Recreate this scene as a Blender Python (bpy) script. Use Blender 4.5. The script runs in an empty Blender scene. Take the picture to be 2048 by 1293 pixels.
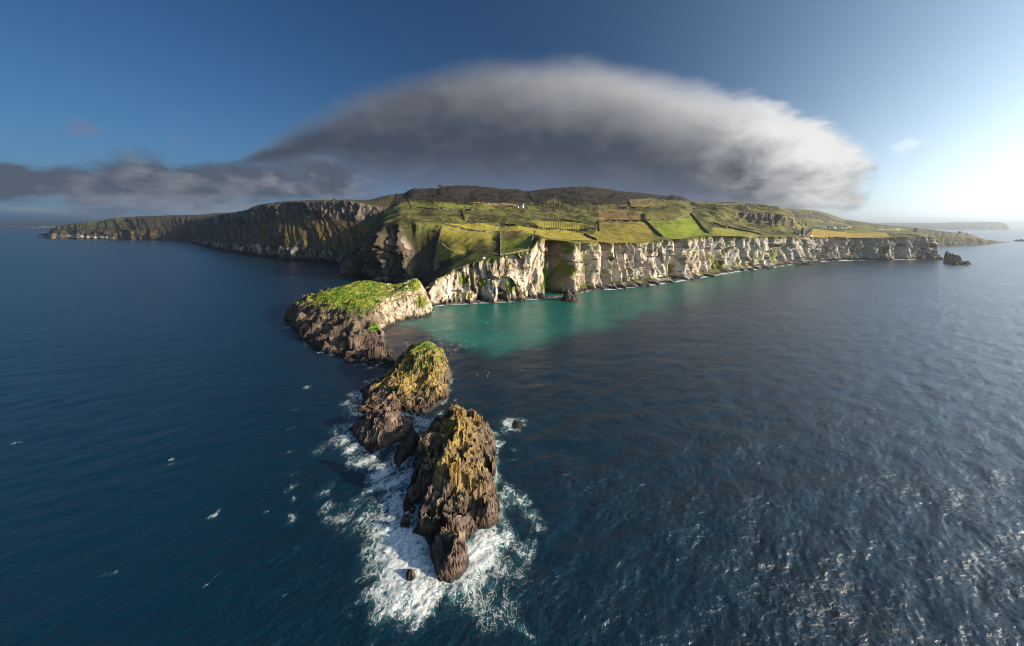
import bpy, math, random
import numpy as np
from mathutils import Vector

random.seed(5)
SC = bpy.context.scene
COL = SC.collection
R = math.radians

# ------------------------------------------------------------------ camera
F, CX, HY, H = 640.0, 1024.0, 452.0, 110.0      # focal length and horizon of the 2048 px photograph, drone height in metres
cam_d = bpy.data.cameras.new('camera')
cam = bpy.data.objects.new('camera', cam_d)
COL.objects.link(cam)
cam.location = (0, 0, H)
cam.rotation_euler = (R(90), 0, 0)
cam_d.sensor_width = 36.0
cam_d.lens = 36.0 * F / 2048.0
cam_d.shift_y = -(1293 / 2 - HY) / 2048.0
cam_d.clip_start = 1.0
cam_d.clip_end = 300000.0
SC.camera = cam

# ------------------------------------------------------------------ sun and exposure
SUN_AZ, SUN_EL = R(107), R(18.5)                  # azimuth clockwise from the view direction
SUN = Vector((math.sin(SUN_AZ) * math.cos(SUN_EL), math.cos(SUN_AZ) * math.cos(SUN_EL), math.sin(SUN_EL)))
sl = bpy.data.lights.new('sun', 'SUN')
sl.energy = 5.0
sl.angle = R(0.5)
sl.color = (1.0, 0.80, 0.56)
so = bpy.data.objects.new('sun', sl)
COL.objects.link(so)
so.rotation_euler = (-SUN).to_track_quat('-Z', 'Y').to_euler()
so.location = SUN * 4000
SC.view_settings.view_transform = 'Standard'
SC.view_settings.look = 'None'
SC.view_settings.exposure = 0.85
SC.view_settings.gamma = 1.0
SC.view_settings.use_curve_mapping = False
SC.render.engine = 'CYCLES'
cy = SC.cycles
cy.max_bounces = 5
cy.diffuse_bounces = 2
cy.glossy_bounces = 2
cy.transmission_bounces = 2
cy.volume_bounces = 0
cy.transparent_max_bounces = 6
cy.caustics_reflective = False
cy.caustics_refractive = False
cy.pixel_filter_type = 'BLACKMAN_HARRIS'
cy.filter_width = 1.05
cy.use_adaptive_sampling = True
cy.adaptive_threshold = 0.01
try:
    cy.use_denoising = True
    cy.denoiser = 'OPENIMAGEDENOISE'
except Exception:
    pass


# ------------------------------------------------------------------ node expressions
class E:
    """a float or colour socket that can be written in formulas"""
    def __init__(self, nt, s):
        self.nt, self.s = nt, s

    def m(self, op, *a, clamp=False):
        n = self.nt.nodes.new('ShaderNodeMath')
        n.operation = op
        n.use_clamp = clamp
        for i, v in enumerate((self,) + a):
            if isinstance(v, E):
                self.nt.links.new(v.s, n.inputs[i])
            else:
                n.inputs[i].default_value = v
        return E(self.nt, n.outputs[0])

    def __add__(s, o): return s.m('ADD', o)
    __radd__ = __add__
    def __sub__(s, o): return s.m('SUBTRACT', o)
    def __rsub__(s, o): return (s * -1.0) + o
    def __mul__(s, o): return s.m('MULTIPLY', o)
    __rmul__ = __mul__
    def __truediv__(s, o): return s.m('DIVIDE', o)
    def __pow__(s, o): return s.m('POWER', o)
    def clamp(s): return s.m('ADD', 0.0, clamp=True)
    def max(s, o): return s.m('MAXIMUM', o)
    def min(s, o): return s.m('MINIMUM', o)
    def abs(s): return s.m('ABSOLUTE')

    def step(s, a, b):
        n = s.nt.nodes.new('ShaderNodeMapRange')
        n.interpolation_type = 'SMOOTHSTEP'
        s.nt.links.new(s.s, n.inputs['Value'])
        n.inputs['From Min'].default_value = min(a, b)
        n.inputs['From Max'].default_value = max(a, b)
        n.inputs['To Min'].default_value = 0.0 if a < b else 1.0
        n.inputs['To Max'].default_value = 1.0 if a < b else 0.0
        return E(s.nt, n.outputs[0])


def put(nt, sock, v):
    if isinstance(v, E):
        nt.links.new(v.s, sock)
    elif hasattr(v, 'is_output'):
        nt.links.new(v, sock)
    else:
        sock.default_value = v


def mixc(nt, f, a, b, blend='MIX'):
    n = nt.nodes.new('ShaderNodeMix')
    n.data_type = 'RGBA'
    n.blend_type = blend
    n.clamp_factor = True
    put(nt, n.inputs['Factor'], f)
    for k, v in ((6, a), (7, b)):
        if isinstance(v, tuple):
            n.inputs[k].default_value = (v + (1.0,))[:4]
        else:
            put(nt, n.inputs[k], v)
    return n.outputs[2]


def combine(nt, x, y, z):
    n = nt.nodes.new('ShaderNodeCombineXYZ')
    for i, v in enumerate((x, y, z)):
        put(nt, n.inputs[i], v)
    return n.outputs[0]


def noise(nt, vec, scale, detail=4.0, rough=0.5, dist=0.0, out='Fac', kind='FBM'):
    n = nt.nodes.new('ShaderNodeTexNoise')
    n.noise_dimensions = '3D'
    nt.links.new(vec, n.inputs['Vector'])
    n.inputs['Scale'].default_value = scale
    n.inputs['Detail'].default_value = detail
    n.inputs['Roughness'].default_value = rough
    n.inputs['Distortion'].default_value = dist
    return E(nt, n.outputs['Fac']) if out == 'Fac' else n.outputs['Color']


def mapping(nt, vec, scale=(1, 1, 1), rot=(0, 0, 0), loc=(0, 0, 0)):
    n = nt.nodes.new('ShaderNodeMapping')
    nt.links.new(vec, n.inputs['Vector'])
    n.inputs['Scale'].default_value = scale
    n.inputs['Rotation'].default_value = rot
    n.inputs['Location'].default_value = loc
    return n.outputs[0]


def curve(nt, v, pts):
    """piecewise curve value(v) through pts, both axes mapped to 0..1"""
    xs = [p[0] for p in pts]
    ys = [p[1] for p in pts]
    x0, x1, y0, y1 = min(xs), max(xs), min(ys), max(ys)
    n = nt.nodes.new('ShaderNodeFloatCurve')
    c = n.mapping.curves[0]
    q = [((x - x0) / (x1 - x0), (y - y0) / (y1 - y0)) for x, y in sorted(pts)]
    c.points[0].location = q[0]
    c.points[1].location = q[-1]
    for p in q[1:-1]:
        c.points.new(*p)
    n.mapping.update()
    u = ((v - x0) * (1.0 / (x1 - x0))).clamp()
    nt.links.new(u.s, n.inputs['Value'])
    return E(nt, n.outputs[0]) * (y1 - y0) + y0


# ------------------------------------------------------------------ sky
SKY_K = 0.1                                     # background strength
world = bpy.data.worlds.new('World')
SC.world = world
world.use_nodes = True
wt = world.node_tree
wt.nodes.clear()
w_out = wt.nodes.new('ShaderNodeOutputWorld')
w_bg = wt.nodes.new('ShaderNodeBackground')
w_bg.inputs['Strength'].default_value = SKY_K
wt.links.new(w_bg.outputs[0], w_out.inputs[0])
sky = wt.nodes.new('ShaderNodeTexSky')
sky.sky_type = 'NISHITA'
sky.sun_disc = False
sky.sun_elevation = SUN_EL
sky.sun_rotation = SUN_AZ
sky.air_density = 1.0
sky.dust_density = 1.6
sky.ozone_density = 3.0
tc = wt.nodes.new('ShaderNodeTexCoord')
dvec = tc.outputs['Generated']
sep = wt.nodes.new('ShaderNodeSeparateXYZ')
wt.links.new(dvec, sep.inputs[0])
dx, dy, dz = (E(wt, sep.outputs[i]) for i in range(3))
az = dx.m('ARCTAN2', dy)                        # azimuth, clockwise from north (the view direction)
hor = (dx * dx + dy * dy).m('SQRT').max(1e-4)
te = dz / hor                                   # tangent of the elevation


def skp(px, py):
    a = math.atan((px - CX) / F)
    return a, (HY - py) / F * math.cos(a)


def cl(c):
    return tuple(v / SKY_K for v in c)


# clear sky: the Nishita sky with a deeper blue and a hazy bright side towards the sun
hsv = wt.nodes.new('ShaderNodeHueSaturation')
wt.links.new(sky.outputs[0], hsv.inputs['Color'])
hsv.inputs['Saturation'].default_value = 1.02
base = mixc(wt, 1.0, hsv.outputs[0], (0.145, 0.285, 0.395), 'MULTIPLY')
cosun = dx * SUN.x + dy * SUN.y
cosun = (cosun / hor) * 0.5 + 0.5               # 0 away from the sun .. 1 below it
# hazy brightness that keeps rising towards the sun, thickest near the sea
near_sun = (cosun * (1.0 / 0.835)) ** 7.5
glow = near_sun * (te.max(0.0) * -5.6).m('EXPONENT') * 1.1
high = near_sun * (te.max(0.0) * -1.1).m('EXPONENT') * 0.075
cos3 = (dx * SUN.x + dy * SUN.y + dz * SUN.z).min(0.99999)
aure = (cos3.m('ARCCOSINE') * -3.3).m('EXPONENT') * 1.5
base = mixc(wt, 1.0, base, combine(wt, (glow * 0.95 + high * 0.40 + aure * 0.70) * (1.0 / SKY_K), (glow + high * 0.8 + aure * 0.88) * (1.0 / SKY_K),
                                   (glow * 1.02 + high * 1.15 + aure) * (1.0 / SKY_K)), 'ADD')
lowblue = (te.max(0.0) * -7.0).m('EXPONENT') * (cosun.step(0.55, 0.05))
base = mixc(wt, lowblue * 0.7, base, cl((0.10, 0.175, 0.28)))

# big cap cloud over the headland, slate rain air below it
warp = noise(wt, mapping(wt, dvec, (1, 1, 2.2)), 7.0, 5.0, 0.55)
warp2 = noise(wt, mapping(wt, dvec, (1, 1, 2.0)), 22.0, 4.0, 0.55)
right = az.step(0.40, 0.84)
amp = right * 0.10 + 0.045
tw = te + (warp - 0.5) * amp + (warp2 - 0.5) * (right * 0.05 + 0.006)
TOP = [(400, 336), (470, 318), (530, 272), (600, 226), (680, 182), (760, 150), (860, 124), (950, 108), (1050, 104), (1150, 101), (1250, 116),
       (1350, 140), (1450, 168), (1550, 196), (1640, 228), (1700, 262), (1745, 300), (1765, 335)]
BOT = [(400, 340), (440, 336), (500, 335), (580, 333), (650, 338), (700, 358), (800, 378), (950, 395), (1100, 405), (1300, 418), (1500, 432), (1600, 440), (1700, 432),
       (1745, 380), (1765, 337)]
top = curve(wt, az, [skp(*p) for p in TOP])
bot = curve(wt, az, [skp(*p) for p in BOT])
thick = (top - bot).max(0.004)
t = (tw - bot) / thick
soft = 1.0 - right                              # the windward left side is brushed out
a_top = (t * -1.0 + 1.0) * thick
a1 = E(wt, a_top.s).step(0.0, 0.085)
a2 = E(wt, a_top.s).step(0.0, 0.05)
a1 = E(wt, (a_top / (thick * 0.62).min(0.105)).s).step(0.0, 1.0)
edge_t = a1 * soft + a2 * right
edge_b = ((tw - bot)).step(-0.012, 0.022)
inx = az.step(skp(410, 0)[0], skp(540, 0)[0]) * (az + (warp2 - 0.5) * 0.12 + (warp - 0.5) * 0.06).step(skp(1790, 0)[0], skp(1690, 0)[0])
c_al = edge_t * edge_b * inx
rightw = az.step(-0.35, 0.62)
lit = t.step(0.36, 1.0) * (rightw * 0.72 + 0.13) + az.step(0.52, 0.84) * 0.62 + az.step(0.30, 0.60) * t.step(0.1, 0.6) * 0.14
bumps = noise(wt, mapping(wt, dvec, (1, 1, 1.6), (0, 0, 0), (3, 1, 2)), 11.0, 6.0, 0.55, 0.3)
lit = (lit * 0.92 + (bumps - 0.5) * (right * 1.25 * t.step(1.0, 0.35) + az.step(0.5, 0.8) * 0.95 + 0.16)).clamp()
ramp = mixc(wt, lit, cl((0.033, 0.041, 0.058)), cl((0.50, 0.49, 0.48)))
under = t.step(0.34, -0.02)                     # slate air below the cloud base
ramp = mixc(wt, under * (1.0 - az.step(0.4, 0.75)) * 0.8, ramp, cl((0.080, 0.112, 0.172)))
slate = te.step(0.20, 0.09) * az.step(skp(620, 0)[0], skp(760, 0)[0]) * az.step(skp(1640, 0)[0], skp(1400, 0)[0])
base = mixc(wt, (slate * (0.75 + (warp - 0.5) * 0.9)).clamp(), base, cl((0.085, 0.120, 0.185)))
skyc = mixc(wt, (c_al * 0.985).clamp(), base, ramp)

# cloud bank low on the left
lumps = noise(wt, mapping(wt, dvec, (1, 1, 1.7), (0, 0, 0), (7, 3, 1)), 11.0, 6.0, 0.58, 0.2)
lumps2 = noise(wt, mapping(wt, dvec, (1, 1, 1.7), (0, 0, 0), (1, 8, 1)), 14.0, 5.0, 0.5)
TOP2 = [(-700, 350), (-200, 338), (0, 336), (90, 330), (200, 320), (290, 304), (350, 320), (450, 322), (560, 318), (620, 316), (690, 334), (760, 358)]
BOT2 = [(-700, 430), (-200, 420), (0, 414), (100, 420), (180, 434), (260, 426), (350, 414), (450, 412), (560, 408), (690, 404), (760, 392)]
top2 = curve(wt, az, [skp(*p) for p in TOP2])
bot2 = curve(wt, az, [skp(*p) for p in BOT2])
th2 = (top2 - bot2).max(0.003)
t2 = (te + (lumps - 0.5) * 0.095 + (warp2 - 0.5) * 0.02 - bot2) / th2
b_al = t2.step(1.12, 0.80) * t2.step(-0.12, 0.30) * az.step(skp(790, 0)[0], skp(660, 0)[0])
lit2 = (t2.step(0.75, 0.0) * 0.25 + (lumps2 - 0.50) * 2.0).clamp()
bank = mixc(wt, lit2, cl((0.050, 0.060, 0.080)), cl((0.24, 0.235, 0.25)))
# pale streaks between the bank and the sea
streak = noise(wt, mapping(wt, dvec, (1, 1, 14)), 5.0, 5.0, 0.5)
s_al = te.step(-0.005, 0.02) * te.step(0.075, 0.03) * az.step(skp(1000, 0)[0], skp(600, 0)[0]) * streak.step(0.38, 0.6)
skyc = mixc(wt, s_al * 0.75, skyc, cl((0.19, 0.22, 0.28)))
skyc = mixc(wt, (b_al * 0.97).clamp(), skyc, bank)


def puff(c, px, py, rx, ry, colr, k):
    a0, e0 = skp(px, py)
    cc = math.cos(a0)
    q = ((az - a0) * (F / (rx * cc * cc))) ** 2.0 + ((te - e0) * (F / (ry * cc))) ** 2.0
    al = (q + (warp2 - 0.5) * 5.0 + (lumps2 - 0.5) * 4.5).step(1.0, -0.5) * k
    return mixc(wt, al, c, cl(colr))


skyc = puff(skyc, 168, 255, 34, 30, (0.085, 0.12, 0.19), 0.6)
skyc = puff(skyc, 360, 266, 32, 34, (0.085, 0.12, 0.19), 0.6)
skyc = puff(skyc, 1806, 290, 34, 15, (0.52, 0.58, 0.63), 0.5)
skyc = puff(skyc, 590, 350, 60, 26, (0.06, 0.08, 0.11), 0.8)
wt.links.new(skyc, w_bg.inputs['Color'])


# ------------------------------------------------------------------ numpy noise
_p = np.random.RandomState(7).permutation(256)
PERM = np.concatenate([_p, _p, _p])
GR = np.array([[1, 1, 0], [-1, 1, 0], [1, -1, 0], [-1, -1, 0], [1, 0, 1], [-1, 0, 1], [1, 0, -1], [-1, 0, -1], [0, 1, 1], [0, -1, 1], [0, 1, -1], [0, -1, -1]],
              dtype=np.float32)


def perlin(x, y, z=0.0):
    x, y, z = np.broadcast_arrays(np.asarray(x, np.float64), np.asarray(y, np.float64), np.asarray(z, np.float64))
    sh = x.shape
    x, y, z = x.ravel(), y.ravel(), z.ravel()
    xi, yi, zi = np.floor(x).astype(np.int64), np.floor(y).astype(np.int64), np.floor(z).astype(np.int64)
    xf, yf, zf = (x - xi).astype(np.float32), (y - yi).astype(np.float32), (z - zi).astype(np.float32)
    u, v, w = (q * q * q * (q * (q * 6 - 15) + 10) for q in (xf, yf, zf))
    xi, yi, zi = xi & 255, yi & 255, zi & 255

    def g(i, j, k):
        h = PERM[PERM[PERM[xi + i] + yi + j] + zi + k] % 12
        q = GR[h]
        return q[:, 0] * (xf - i) + q[:, 1] * (yf - j) + q[:, 2] * (zf - k)
    a = g(0, 0, 0) * (1 - u) + g(1, 0, 0) * u
    b = g(0, 1, 0) * (1 - u) + g(1, 1, 0) * u
    c = g(0, 0, 1) * (1 - u) + g(1, 0, 1) * u
    d = g(0, 1, 1) * (1 - u) + g(1, 1, 1) * u
    return (((a * (1 - v) + b * v) * (1 - w) + (c * (1 - v) + d * v) * w)).reshape(sh)


def fbm(x, y, z=0.0, o=4, gain=0.5):
    s, a, k = 0.0, 1.0, 1.0
    for i in range(o):
        s = s + a * perlin(x * k + 17.3 * i, y * k - 9.1 * i, np.asarray(z) * k + 4.7 * i)
        a *= gain
        k *= 2.03
    return s


def ridged(x, y, z=0.0, o=4, gain=0.5):
    s, a, k, n = 0.0, 1.0, 1.0, 0.0
    for i in range(o):
        q = 1 - np.abs(perlin(x * k + 31.7 * i, y * k + 11.9 * i, np.asarray(z) * k - 7.7 * i)) * 1.6
        s = s + a * q
        n += a
        a *= gain
        k *= 2.07
    return s / n                                # about 0.2 .. 1


def worley(x, y, seed=0, off=False):
    """2-D cells: distance to the nearest and second point, and a random value per cell"""
    x, y = np.asarray(x, float), np.asarray(y, float)
    xi, yi = np.floor(x).astype(int), np.floor(y).astype(int)
    f1 = np.full(x.shape, 9.0)
    f2 = np.full(x.shape, 9.0)
    cid = np.zeros(x.shape)
    ox, oy = np.zeros(x.shape), np.zeros(x.shape)
    rs = np.random.RandomState(seed)
    tx, ty, tv = rs.rand(4096), rs.rand(4096), rs.rand(4096)
    for i in (-1, 0, 1):
        for j in (-1, 0, 1):
            h = (PERM[PERM[(xi + i) & 255] + ((yi + j) & 255)] * 16 + ((xi + i) & 3) * 4 + ((yi + j) & 3)) % 4096
            ex, ey = x - xi - i - tx[h], y - yi - j - ty[h]
            d = np.hypot(ex, ey)
            n1 = d < f1
            f2 = np.where(n1, f1, np.minimum(f2, d))
            cid = np.where(n1, tv[h], cid)
            if off:
                ox, oy = np.where(n1, ex, ox), np.where(n1, ey, oy)
            f1 = np.where(n1, d, f1)
    return (f1, f2, cid, ox, oy) if off else (f1, f2, cid)


def facets(u_, v_, su, sv, seed, step_, tilt):
    """broken rock faces: every cell is a plane of its own height and tilt"""
    f1, f2, cid, ox, oy = worley(u_ / su, v_ / sv, seed, True)
    a = (cid * 57.31) % 1.0 - 0.5
    b = (cid * 91.77) % 1.0 - 0.5
    return (cid - 0.5) * step_ + (a * ox * su + b * oy * sv) * 2 * tilt


def sst(a, b, x):
    q = np.clip((x - a) / (b - a), 0, 1)
    return q * q * (3 - 2 * q)


def lerp3(c, d, w):
    return c * (1 - w[..., None]) + np.asarray(d, float) * w[..., None]


# ------------------------------------------------------------------ object helpers
def tag(o, label=None, cat=None, group=None, kind=None):
    for k, v in (('label', label), ('category', cat), ('group', group), ('kind', kind)):
        if v:
            o[k] = v
    return o


def mesh_np(name, verts, quads, mat, parent=None, smooth=True, col=None, attrs=None):
    me = bpy.data.meshes.new(name)
    verts = np.asarray(verts, np.float32).reshape(-1, 3)
    quads = np.asarray(quads, np.int32)
    k = quads.shape[1]
    me.vertices.add(len(verts))
    me.vertices.foreach_set('co', verts.ravel())
    me.loops.add(quads.size)
    me.loops.foreach_set('vertex_index', quads.ravel())
    me.polygons.add(len(quads))
    me.polygons.foreach_set('loop_start', np.arange(0, quads.size, k, dtype=np.int32))
    me.polygons.foreach_set('loop_total', np.full(len(quads), k, np.int32))
    me.update(calc_edges=True)
    me.polygons.foreach_set('use_smooth', np.full(len(quads), bool(smooth)))
    if col is not None:
        a = me.color_attributes.new('Col', 'FLOAT_COLOR', 'POINT')
        c4 = np.ones((len(verts), 4), np.float32)
        c4[:, :3] = np.clip(np.asarray(col).reshape(-1, 3), 0.001, 1)
        a.data.foreach_set('color', c4.ravel())
    for nm, v in (attrs or {}).items():
        a = me.attributes.new(nm, 'FLOAT', 'POINT')
        a.data.foreach_set('value', np.asarray(v, np.float32).ravel())
    me.materials.append(mat)
    o = bpy.data.objects.new(name, me)
    COL.objects.link(o)
    if parent:
        o.parent = parent
    return o


def grid_quads(nr, nc):
    i = np.arange(nr * nc).reshape(nr, nc)
    return np.stack([i[:-1, :-1], i[:-1, 1:], i[1:, 1:], i[1:, :-1]], -1).reshape(-1, 4)


def grid_normals(P):
    du = np.gradient(P, axis=1)
    dv = np.gradient(P, axis=0)
    n = np.cross(du, dv)
    n /= np.maximum(np.linalg.norm(n, axis=-1, keepdims=True), 1e-9)
    return n


def ground(px, py, z=0.0):
    D = (H - z) * F / (py - HY)
    return np.array([(px - CX) / F * D, D, z])


def gauss_smooth(a, s):
    if s <= 0:
        return a
    k = np.exp(-0.5 * (np.arange(-int(3 * s), int(3 * s) + 1) / s) ** 2)
    k /= k.sum()
    m = len(k) // 2
    return np.convolve(np.pad(a, m, mode='edge'), k, mode='valid')


# ------------------------------------------------------------------ materials
def principled(name, rough=0.9):
    m = bpy.data.materials.new(name)
    m.use_nodes = True
    nt = m.node_tree
    b = nt.nodes['Principled BSDF']
    b.inputs['Roughness'].default_value = rough
    b.inputs['Specular IOR Level'].default_value = 0.25
    return m, nt, b


def mat_land(name, fine, bump_d, strength=0.8, spec=0.2, rough=0.9, contrast=0.8):
    """albedo from the mesh's colour attribute, broken up by grain; relief from the same grain (sizes in metres)"""
    m, nt, b = principled(name, rough)
    b.inputs['Specular IOR Level'].default_value = spec
    at = nt.nodes.new('ShaderNodeAttribute')
    at.attribute_name = 'Col'
    geo = nt.nodes.new('ShaderNodeNewGeometry')
    pos = geo.outputs['Position']
    n1 = noise(nt, pos, 1.0 / fine, 6.0, 0.65)
    n2 = noise(nt, pos, 1.0 / (fine * 6), 4.0, 0.6)
    g = (n1 - 0.5) * contrast * 1.5 + (n2 - 0.5) * contrast * 1.0 + 1.0
    g = g.max(0.15)
    c = mixc(nt, 1.0, at.outputs['Color'], combine(nt, g, g, g), 'MULTIPLY')
    hue = noise(nt, pos, 1.0 / (fine * 3.1), 3.0, 0.5)
    c = mixc(nt, (hue.step(0.5, 0.72)) * 0.30, c, mixc(nt, 1.0, c, (1.25, 0.95, 0.7), 'MULTIPLY'))
    nt.links.new(c, b.inputs['Base Color'])
    bp = nt.nodes.new('ShaderNodeBump')
    bp.inputs['Strength'].default_value = strength
    bp.inputs['Distance'].default_value = bump_d
    hgt = n1 * 0.7 + n2 * 0.9
    nt.links.new(hgt.s, bp.inputs['Height'])
    nt.links.new(bp.outputs[0], b.inputs['Normal'])
    return m


def plain(name, c, rough=0.8, var=0.25, scale=1.0, spec=0.3):
    m, nt, b = principled(name, rough)
    b.inputs['Specular IOR Level'].default_value = spec
    geo = nt.nodes.new('ShaderNodeNewGeometry')
    n = noise(nt, geo.outputs['Position'], scale, 4.0, 0.6)
    g = (n - 0.5) * (2 * var) + 1.0
    cc = mixc(nt, 1.0, tuple(c), combine(nt, g, g, g), 'MULTIPLY')
    nt.links.new(cc, b.inputs['Base Color'])
    return m


M_LAND = mat_land('land_cover', 4.0, 2.0, 0.7, contrast=0.75)
M_FAR = mat_land('far_land_cover', 18.0, 8.0, 0.8, contrast=0.7)
M_ROCK = mat_land('stack_rock', 0.75, 0.55, 0.9, spec=0.35, rough=0.75, contrast=0.8)
M_ISLE = mat_land('island_ground', 1.8, 1.2, 0.8, contrast=0.75)

# ------------------------------------------------------------------ coast and land, section by section along the shore
# every column: photograph column, then (row, depth in metres) from the waterline inland; rows give the height through the depth


def wl(y):
    return H * F / (y - HY)


COAST = [  # px, waterline y, then eight (y, depth)
    (676, 546, (544, 755), (543, 765), (540, 820), (535, 880), (530, 950), (526, 1050), (522, 1200)),
    (690, 547, (532, 752), (524, 765), (520, 820), (517, 880), (515, 950), (515, 1050), (515, 1200)),
    (700, 548, (525, 748), (508, 762), (504, 820), (503, 880), (503, 950), (506, 1050), (512, 1200)),
    (730, 556, (510, 695), (486, 712), (480, 780), (475, 870), (472, 950), (470, 1050), (470, 1250)),
    (765, 564, (500, 648), (458, 668), (452, 720), (445, 800), (436, 900), (420, 1100), (398, 1400)),
    (800, 575, (540, 590), (500, 622), (450, 660), (441, 740), (428, 850), (405, 1100), (384, 1500)),
    (830, 577, (566, 580), (554, 605), (510, 645), (448, 692), (430, 850), (405, 1100), (377, 1550)),
    (850, 582, (566, 562), (550, 595), (506, 645), (450, 700), (430, 850), (405, 1100), (374, 1600)),
    (866.9, 588, (565, 548), (545, 572), (497, 640), (452, 704), (428, 850), (404, 1100), (373, 1600)),
    (867.1, 611, (565, 449), (546, 560), (498, 640), (452, 704), (428, 850), (404, 1100), (373, 1600)),
    (880, 610, (556, 454), (536, 540), (492, 630), (455, 700), (429, 850), (404, 1100), (372, 1620)),
    (900, 608, (543, 459), (527, 525), (491, 610), (460, 690), (430, 850), (405, 1100), (372, 1650)),
    (940, 606, (528, 467), (510, 530), (485, 600), (462, 690), (434, 840), (408, 1080), (370, 1700)),
    (985, 604, (515, 474), (502, 530), (486, 590), (462, 690), (436, 830), (411, 1080), (373, 1700)),
    (1030, 602, (507, 481), (492, 540), (475, 610), (462, 690), (438, 840), (411, 1100), (374, 1700)),
    (1060, 598, (499, 494), (485, 540), (470, 610), (460, 690), (438, 850), (412, 1100), (379, 1700)),
    (1080, 597, (478, 508), (474, 545), (468, 610), (459, 700), (440, 850), (413, 1100), (376, 1750)),
    (1140, 590, (484, 535), (478, 570), (470, 640), (462, 740), (440, 900), (412, 1150), (373, 1800)),
    (1200, 577, (485, 588), (478, 630), (466, 720), (452, 820), (435, 950), (410, 1200), (374, 1850)),
    (1270, 570, (487, 616), (480, 660), (464, 740), (447, 850), (430, 980), (408, 1250), (383, 1900)),
    (1340, 562, (479, 656), (474, 700), (460, 790), (442, 900), (425, 1050), (408, 1300), (390, 1950)),
    (1360, 559, (478, 672), (474, 715), (460, 800), (441, 920), (423, 1060), (408, 1300), (392, 1900)),
    (1383, 555, (476, 700), (473, 742), (460, 832), (440, 950), (422, 1100), (410, 1300), (402, 1700)),
    (1430, 548, (472, 750), (468, 800), (455, 900), (440, 1010), (424, 1080), (411, 1200), (405, 1500)),
    (1475, 541, (473, 810), (468, 860), (455, 980), (441, 1080), (424, 1110), (410, 1180), (406, 1450)),
    (1500, 538, (474, 834), (468, 880), (455, 1000), (447, 1090), (424, 1112), (414, 1180), (408, 1400)),
    (1560, 531, (474, 906), (468, 970), (462, 1050), (450, 1125), (428, 1145), (419, 1230), (415, 1400)),
    (1588, 527, (473, 952), (469, 1010), (465, 1090), (456, 1140), (440, 1175), (432, 1250), (429, 1400)),
    (1604, 525, (473, 977), (471, 1040), (469, 1100), (464, 1160), (452, 1220), (448, 1300), (447, 1420)),
    (1622, 523, (473, 1003), (470, 1060), (466, 1120), (461, 1200), (457, 1300), (455, 1500), (455, 1700)),
    (1660, 521, (474, 1032), (471, 1080), (466, 1160), (462, 1250), (459, 1400), (457, 1600), (458, 1800)),
    (1700, 520, (476, 1047), (473, 1090), (468, 1180), (464, 1280), (461, 1450), (459, 1650), (461, 1800)),
    (1760, 520, (476, 1049), (474, 1090), (470, 1160), (467, 1240), (466, 1350), (467, 1500), (471, 1700)),
    (1820, 519, (473, 1066), (472, 1100), (472, 1140), (472, 1180), (474, 1230), (477, 1300), (484, 1400)),
    (1850, 518, (474, 1078), (474, 1100), (475, 1130), (476, 1160), (480, 1200), (484, 1260), (490, 1340)),
    (1866, 518, (487, 1082), (487, 1095), (488, 1110), (490, 1130), (493, 1160), (496, 1200), (500, 1260)),
    (1876, 517.5, (508, 1084), (508, 1092), (509, 1100), (510, 1110), (511, 1120), (512, 1140), (513, 1180)),
    (1882, 517, (517, 1086), (517, 1091), (517.5, 1096), (518, 1100), (518, 1110), (518, 1120), (518, 1140)),
]


def build_profile(cols, step, counts, seams=(), smooth_px=3.0, under=6.0, skyline=None):
    """cols -> px grid, rows x columns of world points with the profile between keys, plus key index per row"""
    px = np.arange(cols[0][0], cols[-1][0] + 1e-6, step)
    kx = np.array([c[0] for c in cols], float)
    nk = len(cols[0]) - 1
    Y = np.zeros((nk, len(px)))
    D = np.zeros((nk, len(px)))
    for k in range(nk):
        if k == 0:
            yv = np.array([c[1] for c in cols], float)
            dv = np.array([wl(c[1]) for c in cols])
        else:
            yv = np.array([c[1 + k][0] for c in cols], float)
            dv = np.array([c[1 + k][1] for c in cols], float)
        cuts = [-1e9] + list(seams) + [1e9]
        for a, b in zip(cuts[:-1], cuts[1:]):
            s = (px >= a) & (px < b)
            Y[k, s] = gauss_smooth(np.interp(px[s], kx, yv), smooth_px / step)
            D[k, s] = gauss_smooth(np.interp(px[s], kx, dv), smooth_px / step)
    if skyline is not None:
        q = (px >= skyline[0][0]) & (px <= skyline[-1][0])
        Y[-1, q] = np.interp(px[q], [p_[0] for p_ in skyline], [p_[1] for p_ in skyline])
    Z = H - (Y - HY) / F * D
    Z[0] = 0
    rowsD, rowsZ, rowk = [D[0] - 3], [np.full(len(px), -under)], [-1.0]
    for k in range(nk - 1):
        n = counts[k]
        for i in range(n):
            q = i / n
            rowsD.append(D[k] * (1 - q) + D[k + 1] * q)
            rowsZ.append(Z[k] * (1 - q) + Z[k + 1] * q)
            rowk.append(k + q)
    rowsD.append(D[-1]); rowsZ.append(Z[-1]); rowk.append(nk - 1.0)
    for q in (0.12, 0.3, 0.6):                  # the far side drops away
        rowsD.append(D[-1] * (1 + q * 0.7))
        rowsZ.append(Z[-1] * (1 - q) - 60 * q)
        rowk.append(nk - 1 + q)
    DD, ZZ = np.array(rowsD), np.array(rowsZ)
    for _ in range(3):                          # round the corners of the profile
        DD[2:-1] = 0.5 * DD[2:-1] + 0.25 * (DD[1:-2] + DD[3:])
        ZZ[2:-1] = 0.5 * ZZ[2:-1] + 0.25 * (ZZ[1:-2] + ZZ[3:])
    P = np.stack([(px[None] - CX) / F * DD, DD, ZZ], -1)
    return px, P, np.array(rowk)


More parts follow.
